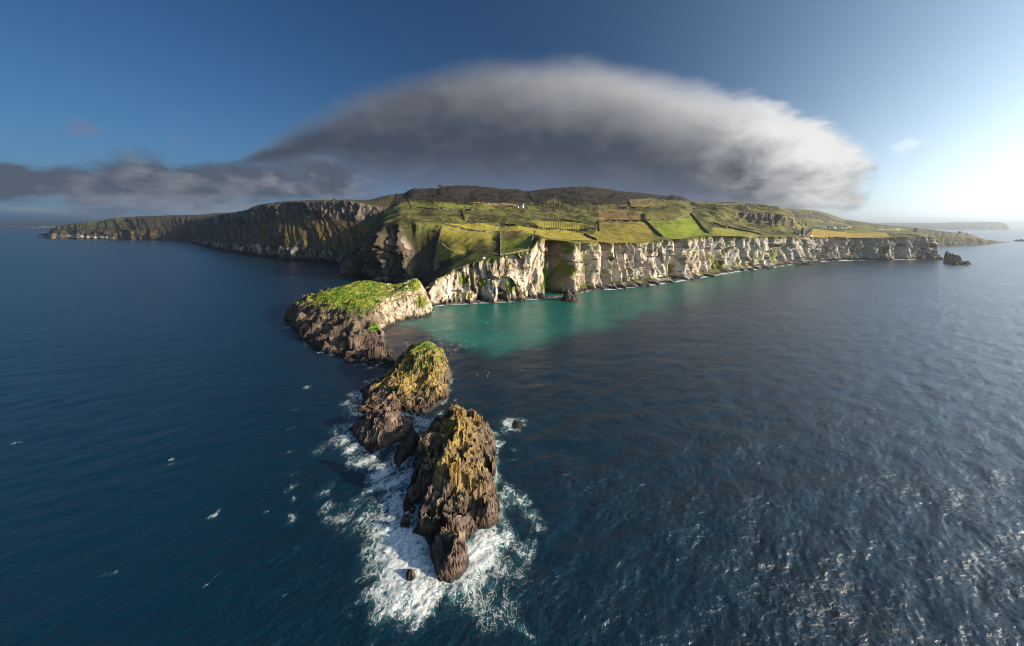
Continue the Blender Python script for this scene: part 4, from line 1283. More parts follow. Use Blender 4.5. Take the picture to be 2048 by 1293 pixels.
def mat_sea():
    m, nt, b = principled('sea_water', 0.12)
    b.inputs['Specular IOR Level'].default_value = 0.5
    b.inputs['IOR'].default_value = 1.42
    b.inputs['Coat Roughness'].default_value = 0.33
    b.inputs['Coat IOR'].default_value = 1.4
    geo = nt.nodes.new('ShaderNodeNewGeometry')
    pos = geo.outputs['Position']

    def at(n):
        a = nt.nodes.new('ShaderNodeAttribute')
        a.attribute_name = n
        return E(nt, a.outputs['Fac'])
    fo, sh, we = at('foam'), at('shallow'), at('weed')
    # foam: laced where thin, solid where thick
    wv = nt.nodes.new('ShaderNodeVectorMath')
    wv.operation = 'MULTIPLY_ADD'
    nt.links.new(noise(nt, pos, 0.22, 4.0, 0.6, out='Color'), wv.inputs[0])
    wv.inputs[1].default_value = (5.0, 5.0, 5.0)
    nt.links.new(pos, wv.inputs[2])
    wp = wv.outputs[0]
    wp = mapping(nt, wp, (1.25, 0.8, 1), (0, 0, R(-25)))
    l1 = 1.0 - ((noise(nt, wp, 0.26, 5.0, 0.6) - 0.5) * 5.5).abs()
    l2 = 1.0 - ((noise(nt, mapping(nt, wp, (1, 1, 1), (0, 0, 0), (9, 4, 0)), 0.70, 4.0, 0.6) - 0.5) * 5.2).abs()
    fine = noise(nt, pos, 2.6, 5.0, 0.7)
    lace = l1.max(l2 * 0.85).max(0.0)
    v = fo * 0.90 + (lace - 0.66) * 0.95 + (fine - 0.5) * 0.7
    fm = v.step(0.50, 0.80) * fo.step(0.10, 0.30)
    thin = (fo * 0.9 + (fine - 0.5) * 0.5).step(0.2, 0.9) * 0.35
    deep = mixc(nt, sh, (0.0008, 0.0175, 0.0350), (0.003, 0.165, 0.140))
    pat = noise(nt, mapping(nt, pos, (1, 2.2, 1)), 0.02, 3.0, 0.5)
    deep = mixc(nt, pat.step(0.35, 0.7) * 0.5, deep, mixc(nt, 1.0, deep, (0.6, 1.25, 1.1), 'MULTIPLY'))
    deep = mixc(nt, we * 0.4, deep, (0.012, 0.016, 0.026))
    aer = mixc(nt, (fo.step(0.15, 0.9) * 0.75 + thin).clamp(), deep, (0.03, 0.16, 0.18))
    froth = mixc(nt, ((lace - 0.62) * 1.5 + (fine - 0.5) * 2.0 + (fo - 0.85) * 0.6 + 0.42).clamp(), (0.16, 0.33, 0.39), (0.76, 0.78, 0.79))
    c = mixc(nt, fm, aer, froth)
    nt.links.new(c, b.inputs['Base Color'])
    ro = fm * 0.5 + 0.25
    nt.links.new(ro.s, b.inputs['Roughness'])
    sp = fm * -0.45 + 0.7
    nt.links.new(sp.s, b.inputs['Specular IOR Level'])
    ct = fm * -0.5 + 0.5                            # sheen of ripples too small to build
    nt.links.new(ct.s, b.inputs['Coat Weight'])
    # ripples at four sizes
    r1 = noise(nt, mapping(nt, pos, (0.55, 1.0, 1), (0, 0, R(28))), 0.28, 3.0, 0.55, 0.4)
    r2 = noise(nt, mapping(nt, pos, (0.5, 1.0, 1), (0, 0, R(40))), 0.85, 4.0, 0.65, 0.6)
    r3 = noise(nt, mapping(nt, pos, (0.7, 1.0, 1), (0, 0, R(10))), 1.7, 3.0, 0.6, 0.3)
    far = noise(nt, mapping(nt, pos, (0.35, 1.0, 1), (0, 0, R(18))), 0.055, 3.0, 0.5)
    gust = noise(nt, mapping(nt, pos, (1, 2.4, 1), (0, 0, R(15))), 0.012, 4.0, 0.6).step(0.3, 0.7) * 0.75 + 0.55
    hgt = (r1 * 2.0 + r2 * 1.5 + r3 * 0.5) * gust * 1.15 + far * 9.0 + fm * 0.3 + fine * fm * 0.4
    bp = nt.nodes.new('ShaderNodeBump')
    bp.inputs['Strength'].default_value = 1.0
    bp.inputs['Distance'].default_value = 0.30
    nt.links.new(hgt.s, bp.inputs['Height'])
    nt.links.new(bp.outputs[0], b.inputs['Normal'])
    return m


sea = mesh_np('sea', verts, quads, mat_sea(), attrs={'foam': foam, 'shallow': shal, 'weed': weed})
tag(sea, kind='structure')

# ------------------------------------------------------------------ sea haze
hz = bpy.data.materials.new('haze')
hz.use_nodes = True
ht = hz.node_tree
ht.nodes.clear()
ho = ht.nodes.new('ShaderNodeOutputMaterial')
pv = ht.nodes.new('ShaderNodeVolumePrincipled')
pv.inputs['Color'].default_value = (0.88, 0.94, 1.0, 1)
pv.inputs['Density'].default_value = 0.00007
pv.inputs['Anisotropy'].default_value = 0.78
ht.links.new(pv.outputs[0], ho.inputs['Volume'])
L = 130000.0
ztop = 420.0
hb = [(-L, -L, -90), (L, -L, -90), (L, L, -90), (-L, L, -90), (-L, -L, ztop), (L, -L, ztop), (L, L, ztop), (-L, L, ztop)]
haze = mesh_np('haze', hb, [(3, 2, 1, 0), (4, 5, 6, 7), (0, 1, 5, 4), (1, 2, 6, 5), (2, 3, 7, 6), (3, 0, 4, 7)], hz, smooth=False)
tag(haze, kind='stuff')
#OBJECTS#
# ------------------------------------------------------------------ placing things on the land
def on_land(px_, py_, grid=None):
    g, P = grid or LAND
    c = float(np.clip((px_ - g[0]) / (g[1] - g[0]), 0, len(g) - 1.001))
    i, q = int(c), c - int(c)
    col_ = P[:, i] * (1 - q) + P[:, i + 1] * q
    y = HY + (H - col_[:, 2]) / np.maximum(col_[:, 1], 1) * F
    for r in range(2, len(y)):
        if y[r] <= py_ < y[r - 1]:
            w = (y[r - 1] - py_) / (y[r - 1] - y[r])
            return col_[r - 1] * (1 - w) + col_[r] * w
    return col_[int(np.argmin(np.abs(y - py_)))]


class MB:
    def __init__(self):
        self.v, self.f = [], []

    def box(self, a, b, rz=0.0, c=(0, 0, 0)):
        x0, y0, z0 = a
        x1, y1, z1 = b
        k = len(self.v)
        for x, y, z in ((x0, y0, z0), (x1, y0, z0), (x1, y1, z0), (x0, y1, z0), (x0, y0, z1), (x1, y0, z1), (x1, y1, z1), (x0, y1, z1)):
            self.v.append((c[0] + x * math.cos(rz) - y * math.sin(rz), c[1] + x * math.sin(rz) + y * math.cos(rz), c[2] + z))
        for q in ((3, 2, 1, 0), (4, 5, 6, 7), (0, 1, 5, 4), (1, 2, 6, 5), (2, 3, 7, 6), (3, 0, 4, 7)):
            self.f.append(tuple(k + t_ for t_ in q))
        return self

    def poly(self, pts, faces):
        k = len(self.v)
        self.v += [tuple(p) for p in pts]
        self.f += [tuple(k + t_ for t_ in q) for q in faces]
        return self

    def tube(self, pts, r, n=6):
        k = len(self.v)
        pts = [Vector(p) for p in pts]
        for j, p in enumerate(pts):
            d = (pts[min(j + 1, len(pts) - 1)] - pts[max(j - 1, 0)]).normalized()
            s_ = d.cross(Vector((0, 0, 1)))
            s_ = s_.normalized() if s_.length > 1e-3 else Vector((1, 0, 0))
            t_ = s_.cross(d)
            rad = r[j] if isinstance(r, (list, tuple)) else r
            for i_ in range(n):
                a = 2 * math.pi * i_ / n
                self.v.append(tuple(p + s_ * (math.cos(a) * rad) + t_ * (math.sin(a) * rad)))
        for j in range(len(pts) - 1):
            for i_ in range(n):
                a, b = k + j * n + i_, k + j * n + (i_ + 1) % n
                self.f.append((a, b, b + n, a + n))
        self.f.append(tuple(range(k + n - 1, k - 1, -1)))
        self.f.append(tuple(range(k + (len(pts) - 1) * n, k + len(pts) * n)))
        return self

    def mesh(self, name, mat):
        me = bpy.data.meshes.new(name)
        me.from_pydata(self.v, [], self.f)
        me.materials.append(mat)
        return me

    def build(self, name, mat, parent=None, smooth=False):
        return link(name, self.mesh(name, mat), parent)


def link(name, me, parent=None, loc=None):
    o = bpy.data.objects.new(name, me)
    COL.objects.link(o)
    if parent:
        o.parent = parent
    if loc is not None:
        o.location = loc
    return o


def empty(name, loc, rz=0.0):
    o = bpy.data.objects.new(name, None)
    COL.objects.link(o)
    o.location = loc
    o.rotation_euler = (0, 0, rz)
    return o


def copy_tree(o, parent=None):
    c = o.copy()
    COL.objects.link(c)
    c.parent = parent
    for ch in [q for q in bpy.data.objects if q.parent == o]:
        copy_tree(ch, c)
    return c


M_WHITE = plain('white_render', (0.78, 0.77, 0.74), 0.7, 0.10, 0.5)
M_SLATE = plain('roof_slate', (0.07, 0.07, 0.08), 0.6, 0.25, 0.9)
M_STONE = plain('field_stone', (0.23, 0.21, 0.185), 0.9, 0.45, 0.8)
M_DSTONE = plain('dark_stone', (0.10, 0.095, 0.09), 0.9, 0.40, 0.3)
M_HEDGE = plain('hedge_leaf', (0.045, 0.050, 0.018), 0.9, 0.5, 0.6)
M_LEAF = plain('dark_leaf', (0.030, 0.042, 0.016), 0.9, 0.5, 0.5)
M_SCRUB = plain('scrub_twigs', (0.060, 0.044, 0.024), 0.95, 0.5, 0.4)
M_BARK = plain('bark', (0.06, 0.05, 0.04), 0.9, 0.3, 2.0)
M_WOOD = plain('grey_wood', (0.22, 0.18, 0.14), 0.8, 0.3, 2.0)
M_ROPE = plain('rope', (0.35, 0.30, 0.22), 0.8, 0.2, 3.0)
M_PATH = plain('gravel_path', (0.47, 0.40, 0.30), 0.95, 0.25, 0.6)
M_ROAD = plain('tarmac', (0.16, 0.155, 0.15), 0.9, 0.2, 0.3)
M_GLASS = plain('dark_glass', (0.03, 0.035, 0.04), 0.15, 0.1, 1.0)
M_FEATHER = plain('white_feather', (0.80, 0.80, 0.78), 0.7, 0.05, 1.0)
M_GREY = plain('grey_feather', (0.40, 0.42, 0.45), 0.7, 0.05, 1.0)
M_BOULDER = plain('shore_boulder', (0.11, 0.10, 0.095), 0.85, 0.5, 0.35)
M_FENCE = plain('pale_fence', (0.55, 0.47, 0.36), 0.8, 0.2, 1.0)
M_TYRE = plain('tyre_rubber', (0.02, 0.02, 0.02), 0.8, 0.1, 1.0)


def ribbon(pts, h, w, rng, base=-0.6, ragged=0.25):
    """a wall or hedge with an uneven top that follows the ground along world points"""
    m = MB()
    k = len(m.v)
    pts = [Vector(p) for p in pts]
    for j, p in enumerate(pts):
        d = pts[min(j + 1, len(pts) - 1)] - pts[max(j - 1, 0)]
        d.z = 0
        d = d.normalized() if d.length > 1e-6 else Vector((1, 0, 0))
        s_ = Vector((d.y, -d.x, 0)) * (w / 2)
        hh = h * (1 + rng.uniform(-ragged, ragged) * 0.7)
        jit = Vector((rng.uniform(-1, 1), rng.uniform(-1, 1), 0)) * (w * ragged * 0.5)
        for q in (p - s_ * 1.15 + Vector((0, 0, base)), p - s_ * 0.7 + jit + Vector((0, 0, hh)), p + s_ * 0.7 + jit + Vector((0, 0, hh * 0.95)), p + s_ * 1.15 + Vector((0, 0, base))):
            m.v.append(tuple(q))
    for j in range(len(pts) - 1):
        a = k + j * 4
        for i_ in range(3):
            m.f.append((a + i_, a + i_ + 1, a + i_ + 5, a + i_ + 4))
    m.f.append((k + 3, k + 2, k + 1, k))
    e = k + (len(pts) - 1) * 4
    m.f.append((e, e + 1, e + 2, e + 3))
    return m


def along(pts, step, grid=None):
    out = []
    for (a, b), (c, d) in zip(pts[:-1], pts[1:]):
        n = max(1, int(math.hypot(c - a, (d - b) * 3) / step))
        for i_ in range(n):
            q = i_ / n
            x_, y_ = a + (c - a) * q, b + (d - b) * q
            out.append(on_land(x_ + 1.3 * float(perlin(x_ / 9, y_ / 5, 1.5)), y_ + 0.5 * float(perlin(x_ / 7, y_ / 4, 7.5)), grid))
    out.append(on_land(*pts[-1], grid))
    return out


rng = random.Random(11)
LINES = [  # name, material, height, width, photo polyline, label
    ('stone_wall', M_STONE, 1.9, 1.6, [(1000, 467), (1001, 480), (1001, 495), (1001, 512)], 'straight stone field wall running downhill between two green fields above the near cliff', 'wall'),
    ('stone_wall', M_STONE, 1.8, 1.6, [(1066, 472), (1063, 485), (1056, 498)], 'short stone wall along the right side of the small green clifftop field', 'wall'),
    ('stone_wall', M_STONE, 1.6, 1.5, [(1001, 467), (1006, 464), (1020, 462)], 'low broken stone wall at the upper left corner of the clifftop field', 'wall'),
    ('hedge', M_HEDGE, 3.2, 3.2, [(1168, 470), (1180, 475), (1192, 481)], 'dark hedge slanting down to the cliff beside the bare thicket', 'hedge'),
    ('stone_wall', M_DSTONE, 2.0, 1.8, [(1196, 440), (1198, 452), (1200, 463)], 'dark wall running uphill left of the olive field in the middle', 'wall'),
    ('hedge', M_HEDGE, 4.0, 4.0, [(1287, 428), (1290, 440), (1300, 452), (1312, 464), (1324, 474)], 'thick dark hedge curving down between the olive field and the bright green field', 'hedge'),
    ('hedge', M_HEDGE, 4.6, 4.6, [(1382, 428), (1392, 440), (1404, 455), (1416, 467)], 'dark hedge along the right edge of the bright green field', 'hedge'),
    ('hedge', M_HEDGE, 3.6, 3.4, [(1200, 444), (1225, 442), (1260, 443), (1288, 442)], 'long level hedge between the brown heath and the olive field', 'hedge'),
    ('stone_wall', M_DSTONE, 2.2, 2.0, [(1290, 441), (1320, 440), (1346, 439), (1380, 429)], 'dark wall along the top of the bright green field', 'wall'),
    ('hedge', M_HEDGE, 3.4, 3.2, [(1188, 420), (1225, 417), (1262, 416), (1300, 416)], 'hedge along the top of the brown heath under the dark hill', 'hedge'),
    ('stone_wall', M_DSTONE, 2.4, 2.2, [(1250, 394), (1258, 404), (1262, 414)], 'dark wall climbing the brown hillside right of the utility poles', 'wall'),
    ('stone_wall', M_DSTONE, 2.4, 2.2, [(1050, 384), (1062, 394), (1070, 405)], 'dark wall climbing the hill above the white farmhouse', 'wall'),
    ('hedge', M_HEDGE, 3.0, 3.0, [(1002, 449), (1030, 452), (1060, 453), (1085, 458)], 'dark bushy hedge above the long bright strip field', 'hedge'),
    ('hedge', M_HEDGE, 2.6, 2.6, [(1060, 440), (1090, 438), (1130, 441), (1165, 446)], 'hedge along the top of the ridged field', 'hedge'),
    ('stone_wall', M_DSTONE, 1.2, 1.8, [(883, 455), (878, 478), (871, 505), (865, 533)], 'long pale bank with a wall on the crest between the shaded slope and the lit field', 'wall'),
    ('stone_wall', M_STONE, 1.6, 1.5, [(905, 452), (940, 461), (972, 465), (985, 462), (999, 453)], 'curving stone wall above the triangular lit field', 'wall'),
    ('stone_wall', M_DSTONE, 2.0, 2.0, [(820, 414), (870, 418), (930, 420), (990, 421)], 'long dark wall below the high bright field left of the farmhouse', 'wall'),
    ('stone_wall', M_DSTONE, 2.0, 2.0, [(818, 403), (821, 410), (823, 416)], 'short dark wall at the left end of the high bright field', 'wall'),
    ('hedge', M_HEDGE, 3.0, 3.0, [(925, 422), (926, 432), (929, 442)], 'short hedge running downhill in the rough pasture below the high bright field', 'hedge'),
    ('hedge', M_HEDGE, 4.0, 4.0, [(1428, 447), (1450, 455), (1490, 463), (1522, 470)], 'dark hedge between the scrub slope and the clifftop field right of the big green field', 'hedge'),
    ('stone_wall', M_DSTONE, 2.4, 2.2, [(1624, 458), (1622, 464), (1612, 471)], 'roadside wall at the left end of the yellow field', 'wall'),
]
for nm, mt, hh, ww, pl, lb, ct in LINES:
    o = ribbon(along(pl, 1.2), hh, ww, rng).build(nm, mt)
    tag(o, lb, ct, 'field walls and hedges')


def strip(name, pl, w, mat, lift=0.25, grid=None):
    pts = [Vector(p) for p in along(pl, 1.2, grid)]
    m = MB()
    for j, p in enumerate(pts):
        d = pts[min(j + 1, len(pts) - 1)] - pts[max(j - 1, 0)]
        d.z = 0
        d = d.normalized() if d.length > 1e-6 else Vector((1, 0, 0))
        s_ = Vector((d.y, -d.x, 0)) * (w / 2)
        m.v += [tuple(p - s_ + Vector((0, 0, lift))), tuple(p + s_ + Vector((0, 0, lift)))]
    m.f = [(2 * j, 2 * j + 1, 2 * j + 3, 2 * j + 2) for j in range(len(pts) - 1)]
    return tag(m.build(name, mat), kind='structure')


strip('path', [(1066, 471), (1085, 471.5), (1105, 471), (1120, 470), (1145, 473), (1175, 478), (1190, 481)], 2.6, M_PATH, 0.5)
strip('path', [(872, 556), (890, 548), (915, 538), (945, 526), (975, 517)], 2.0, M_PATH, 0.6)
strip('path', [(884, 487), (895, 497), (912, 505)], 1.4, M_PATH, 0.4)
strip('path', [(935, 507), (960, 505), (985, 506), (998, 511)], 1.6, M_PATH, 0.5)
strip('road', [(1600, 474), (1612, 473), (1618, 469), (1623, 463), (1622, 458)], 9.0, M_ROAD, 0.6)

# pale fence on the cliff edge of the small field: posts and rails
fpts = along([(1003, 511), (1030, 506.5), (1058, 499.5)], 2.0)
fen = empty('fence', fpts[0])
tag(fen, 'pale post and rail fence along the cliff edge of the small green field', 'fence')
b0 = Vector(fpts[0])
post = MB().box((-0.14, -0.14, -0.5), (0.14, 0.14, 1.5)).mesh('post', M_FENCE)
for p in fpts:
    link('post', post, fen, Vector(p) - b0)
for zz in (0.6, 1.2):
    MB().tube([Vector(p) - b0 + Vector((0, -0.16, zz)) for p in fpts], 0.16, 4).build('rail', M_FENCE, fen)

# ------------------------------------------------------------------ rope bridge
iP = ISLE_G[2]
ipx, ipy = project(iP)
cand = (iP[..., 2] > 20) & (iP[..., 0] > -125)
k = np.argmax(np.where(cand, ipx, -1e9))
A = Vector(iP.reshape(-1, 3)[k])
B = Vector(on_land(869.5, 566.5))
A.z = B.z = 0.5 * (A.z + B.z) + 1.0
br = empty('rope_bridge', (A + B) / 2)
tag(br, 'narrow rope footbridge slung between the grassy island and the mainland cliff', 'footbridge')
mid = (A + B) / 2
ax = (B - A).normalized()
sd_ = Vector((ax.y, -ax.x, 0))
Lb = (B - A).length + 2.4
NP = 34


def sag(q):
    return -4.0 * q * (1 - q) * 1.5


plank = MB().box((-0.13, -0.75, -0.05), (0.13, 0.75, 0.05)).mesh('plank', M_WOOD)
for i_ in range(NP):
    q = (i_ + 0.5) / NP
    o = link('plank', plank, br, ax * ((q - 0.5) * Lb) + Vector((0, 0, sag(q))))
    o.rotation_euler = (0, 0, math.atan2(ax.y, ax.x))
for s_ in (-1, 1):
    for zz, rad in ((-0.08, 0.09), (1.25, 0.08)):
        MB().tube([ax * ((q - 0.5) * Lb) + sd_ * (0.78 * s_) + Vector((0, 0, sag(q) + zz)) for q in np.linspace(0, 1, 16)], rad, 5).build('rope' if zz < 0 else 'hand_rope', M_ROPE, br)
    hang = MB().tube([(0, 0, -0.05), (0, 0, 1.25)], 0.035, 4).mesh('hanger_rope', M_ROPE)
    for q in np.linspace(0.02, 0.98, 18):
        link('hanger_rope', hang, br, ax * ((q - 0.5) * Lb) + sd_ * (0.78 * s_) + Vector((0, 0, sag(q))))

# ------------------------------------------------------------------ houses


def house(name, loc, rz, w, d, hw, hr, wallm, roofm, chim=1, win=0, floors=1):
    t_ = empty(name, loc, rz)
    m = MB()
    pts = [(-w / 2, -d / 2, -2), (w / 2, -d / 2, -2), (w / 2, d / 2, -2), (-w / 2, d / 2, -2), (-w / 2, -d / 2, hw), (w / 2, -d / 2, hw), (w / 2, d / 2, hw), (-w / 2, d / 2, hw), (-w / 2, 0, hw + hr), (w / 2, 0, hw + hr)]
    m.poly(pts, [(0, 1, 5, 4), (2, 3, 7, 6), (1, 2, 6, 9, 5), (3, 0, 4, 8, 7), (3, 2, 1, 0)])
    m.build('wall', wallm, t_)
    r_ = MB()
    e, th = 0.4, 0.28
    for s_ in (-1, 1):
        y0, z0 = s_ * (d / 2 + e), hw - e * hr / (d / 2)
        a = [(-w / 2 - e, y0, z0), (w / 2 + e, y0, z0), (w / 2 + e, 0, hw + hr), (-w / 2 - e, 0, hw + hr)]
        up = [(x, y, z + th) for x, y, z in a]
        fs = [(0, 1, 2, 3), (7, 6, 5, 4), (0, 4, 5, 1), (1, 5, 6, 2), (2, 6, 7, 3), (3, 7, 4, 0)]
        r_.poly(a + up, fs)
    ro = r_.build('roof', roofm, t_)
    cm = MB().box((-0.5, -0.4, -0.8), (0.5, 0.4, 1.8)).mesh('chimney', wallm)
    for i_ in range(chim):
        link('chimney', cm, ro, ((-w / 2 + 0.8) if i_ else (w / 2 - 0.8), 0, hw + hr))
    if win:
        wm = MB().box((-0.6, -0.08, -0.8), (0.6, 0.08, 0.8)).mesh('window', M_GLASS)
        for fl in range(floors):
            for i_ in range(win):
                link('window', wm, t_, (-w / 2 + w * (i_ + 0.5) / win, -d / 2 - 0.02, 1.7 + fl * 2.8))
        if floors > 1:
            MB().box((-0.55, -0.1, -0.4), (0.55, 0.1, 2.1)).build('door', M_SLATE, t_).location = (w * 0.06, -d / 2 - 0.03, 0.1)
    return t_


t_ = house('farmhouse', on_land(1042, 415), R(-30), 18, 8, 6.6, 3.6, M_WHITE, M_SLATE, 2, 4, 2)
tag(t_, 'white two storey farmhouse with a dark roof on the slope under the dark hill', 'house')
t_ = house('farm_shed', on_land(1034, 415.5), R(-20), 10, 6, 3.0, 1.8, M_WHITE, M_SLATE, 0, 2)
tag(t_, 'small white shed at the left end of the white farmhouse', 'shed', 'farm buildings')
t_ = house('barn', on_land(1021, 414), R(-8), 18, 8, 3.0, 2.2, M_DSTONE, M_SLATE, 0, 0)
tag(t_, 'long low grey barn left of the white farmhouse', 'barn', 'farm buildings')
t_ = house('barn', on_land(1005, 412.5), R(-4), 14, 7, 2.8, 2.0, M_STONE, M_SLATE, 0, 0)
tag(t_, 'pale grey stone barn, further left of the white farmhouse', 'barn', 'farm buildings')
t_ = house('cottage', on_land(944, 411), R(-14), 14, 7, 3.6, 2.6, M_STONE, M_SLATE, 2, 3)
tag(t_, 'lone grey cottage on the high bright field under the dark rocky hill', 'house')
t_ = house('hut', on_land(968, 518), R(20), 4.2, 3.0, 2.4, 1.0, M_WHITE, M_SLATE, 0, 0)
tag(t_, 'small pale hut beside the path at the cliff edge', 'hut')

rv = random.Random(3)
n_h = 0
vill = [(1645 + i_ * 2.6 + rv.uniform(-0.8, 0.8), 456.5 + rv.uniform(-1.8, 1.2) - 0.02 * i_, rv) for i_ in range(22)]
proto = None
for vx, vy, _r in vill:
    p = on_land(vx, vy, RP)
    if proto is None:
        proto = house('village_house', p, 0, 13, 7.5, 5.2, 3.2, M_WHITE, M_SLATE, 1, 0)
        o = proto
        tag(o, 'tiny white village house with a dark roof in the cluster under the hazy hill', 'house', 'white village houses under the hill')
    else:
        o = copy_tree(proto)
    o.location = p
    o.rotation_euler.z = rv.uniform(-0.5, 0.5) + (1.57 if rv.random() < 0.25 else 0)
    q = rv.uniform(0.75, 1.15)
    o.scale = (q * rv.uniform(0.8, 1.35), q, q)
for hx, hy, w_, lb in ((1758, 458, 18, 'grey farm building on the fields behind the yellow field'), (1772, 458.3, 14, 'small farm building right of the grey farm building on the far fields'), (1598, 471, 8, 'small roofless building by the road at the left end of the yellow field')):
    t_ = house('farm_building', on_land(hx, hy, RP if hx > 1620 else None), R(5), w_, 8, 4, 3, M_STONE, M_SLATE, 1, 0)
    tag(t_, lb, 'farm building')

# clifftop ruin, headland house and quarry pier
p = on_land(1833, 465, RP)
c_ = empty('ruined_tower', p)
tag(c_, 'ruined stone tower silhouetted on the skyline beyond the end of the long cliff', 'tower')
MB().box((-6, -5, -4), (6, 5, 17)).build('keep', M_DSTONE, c_)
MB().box((-6.5, -5.5, 17), (-2.5, 5.5, 21)).box((2.8, -5.5, 17), (6.5, 5.5, 26)).build('broken_top', M_DSTONE, c_)
MB().box((6.05, -4, -4), (15, 4, 8)).box((-13, -3, -4), (-6.05, 3, 5)).box((11, -4.1, 8), (15, 4.1, 11)).build('curtain_wall', M_DSTONE, c_)
MB().box((-1.5, -5.15, 5), (1.5, -4.9, 10)).build('window', M_GLASS, c_)
t_ = house('headland_house', on_land(1922, 467, RP), R(10), 20, 11, 8, 5, M_DSTONE, M_SLATE, 2, 0)
tag(t_, 'dark house with chimneys on the low headland at the far right', 'house')
t_ = house('headland_shed', on_land(1932, 468.5, RP), R(10), 9, 7, 4, 3, M_DSTONE, M_SLATE, 0, 0)
tag(t_, 'low shed right of the dark house on the far right headland', 'shed')
p = on_land(1606, 471.5)
c_ = empty('kiln_wall', p)
tag(c_, 'tall pale concrete quarry wall beside the road above the cliff', 'wall')
MB().poly([(-3, -4, -2), (3, -4, -2), (3, 4, -2), (-3, 4, -2), (-2.2, -4, 22), (2.6, -4, 25), (2.6, 4, 25), (-2.2, 4, 22)], [(3, 2, 1, 0), (4, 5, 6, 7), (0, 1, 5, 4), (1, 2, 6, 5), (2, 3, 7, 6), (3, 0, 4, 7)]).build('pier', M_STONE, c_)
MB().box((-26, -1, -2), (-3.1, 3, 14)).build('retaining_wall', M_DSTONE, c_)
p = on_land(1621, 473.5)
c_ = empty('van', p, R(15))
tag(c_, 'white van parked at the clifftop lay-by by the yellow field', 'van')
MB().poly([(-4.6, -1.4, .5), (4.6, -1.4, .5), (4.6, 1.4, .5), (-4.6, 1.4, .5), (-4.6, -1.3, 3.4), (3.0, -1.3, 3.4), (3.0, 1.3, 3.4), (-4.6, 1.3, 3.4), (4.6, -1.35, 1.9), (4.6, 1.35, 1.9)],
          [(3, 2, 1, 0), (4, 5, 6, 7), (0, 1, 8, 5, 4), (2, 3, 7, 6, 9), (1, 2, 9, 8), (8, 9, 6, 5), (3, 0, 4, 7)]).build('body', M_WHITE, c_)
wh = MB().tube([(0, -0.15, 0), (0, 0.15, 0)], 0.55, 10).mesh('wheel', M_TYRE)
for x_ in (-3, 3):
    for y_ in (-1.3, 1.3):
        link('wheel', wh, c_, (x_, y_, 0.55))
MB().box((0.8, -1.4, 2.0), (2.6, -1.33, 2.9)).build('window', M_GLASS, c_)

# the town along the far shore
proto = None
for i_ in range(34):
    vx = rv.uniform(-6, 108) if i_ < 24 else rv.uniform(60, 108)
    vy = rv.uniform(453.0, 456.4) if i_ < 24 else rv.uniform(455.6, 456.6)
    p = on_land(vx, vy, SHP)
    if proto is None:
        proto = house('town_house', p, 0, 24, 14, 12, 7, M_WHITE, M_SLATE, 0, 0)
        o = proto
        tag(o, 'speck of a pale house in the town on the far shore', 'house', 'pale houses of the far shore town')
    else:
        o = copy_tree(proto)
    o.location = p
    o.rotation_euler.z = rv.uniform(-0.6, 0.6)
    q = rv.uniform(0.8, 1.5)
    o.scale = (q * rv.uniform(1, 2.2), q, q)


# ------------------------------------------------------------------ trees, poles, scrub
def leaf_clumps(rng, n, rx, ry, rz_, size, cz, lumps=7, taper=0.0):
    v, f = [], []
    cs = [(rng.uniform(-.6, .6) * rx, rng.uniform(-.6, .6) * ry, cz + rng.uniform(-.6, .6) * rz_, rng.uniform(.35, .6)) for _ in range(lumps)]
    for _ in range(n):
        cx_, cy_, cz_, cr = rng.choice(cs)
        while True:
            a, b, c = rng.uniform(-1, 1), rng.uniform(-1, 1), rng.uniform(-1, 1)
            if 0.3 < a * a + b * b + c * c < 1:
                break
        z_ = cz_ + c * rz_ * cr
        sh = 1 - taper * max(0, min(1, (z_ - cz + rz_) / (2 * rz_)))
        p = Vector((cx_ * sh + a * rx * cr * sh, cy_ * sh + b * ry * cr * sh, z_))
        nrm = Vector((a, b, c + 0.3)).normalized()
        t_ = nrm.orthogonal().normalized()
        t_.rotate(__import__('mathutils').Quaternion(nrm, rng.uniform(0, 6.3)))
        s_ = nrm.cross(t_)
        q = size * rng.uniform(0.6, 1.4)
        k_ = len(v)
        v += [tuple(p + t_ * q), tuple(p + s_ * q * 0.8), tuple(p - t_ * q), tuple(p - s_ * q * 0.8)]
        f.append((k_, k_ + 1, k_ + 2, k_ + 3))
    m = MB()
    m.v, m.f = v, f
    return m


def tree(name, p, hgt, wid, label, group=None, conifer=False, mat=None, n=260):
    rg = random.Random(int(p[0] * 7 + p[1]))
    t_ = empty(name, p)
    th = hgt * (0.25 if conifer else 0.45)
    m = MB().tube([(0, 0, -1.0), (0.05 * wid, 0, th * 0.6), (0, 0.04 * wid, hgt * 0.75)], [hgt * 0.035, hgt * 0.026, hgt * 0.008], 6)
    if not conifer:
        for a in (0.4, 2.3, 4.4):
            m.tube([(0.03 * wid, 0, th * 0.6), (math.cos(a) * wid * 0.3, math.sin(a) * wid * 0.3, hgt * 0.72)], [hgt * 0.016, hgt * 0.006], 5)
    m.build('trunk', M_BARK, t_)
    zc, zr = (hgt * 0.55, hgt * 0.5) if conifer else (hgt * 0.66, hgt * 0.36)
    leaf_clumps(rg, n, wid / 2, wid / 2, zr, hgt * 0.055, zc, 9, 0.75 if conifer else 0.1).build('crown', mat or M_LEAF, t_)
    return tag(t_, label, 'tree', group)


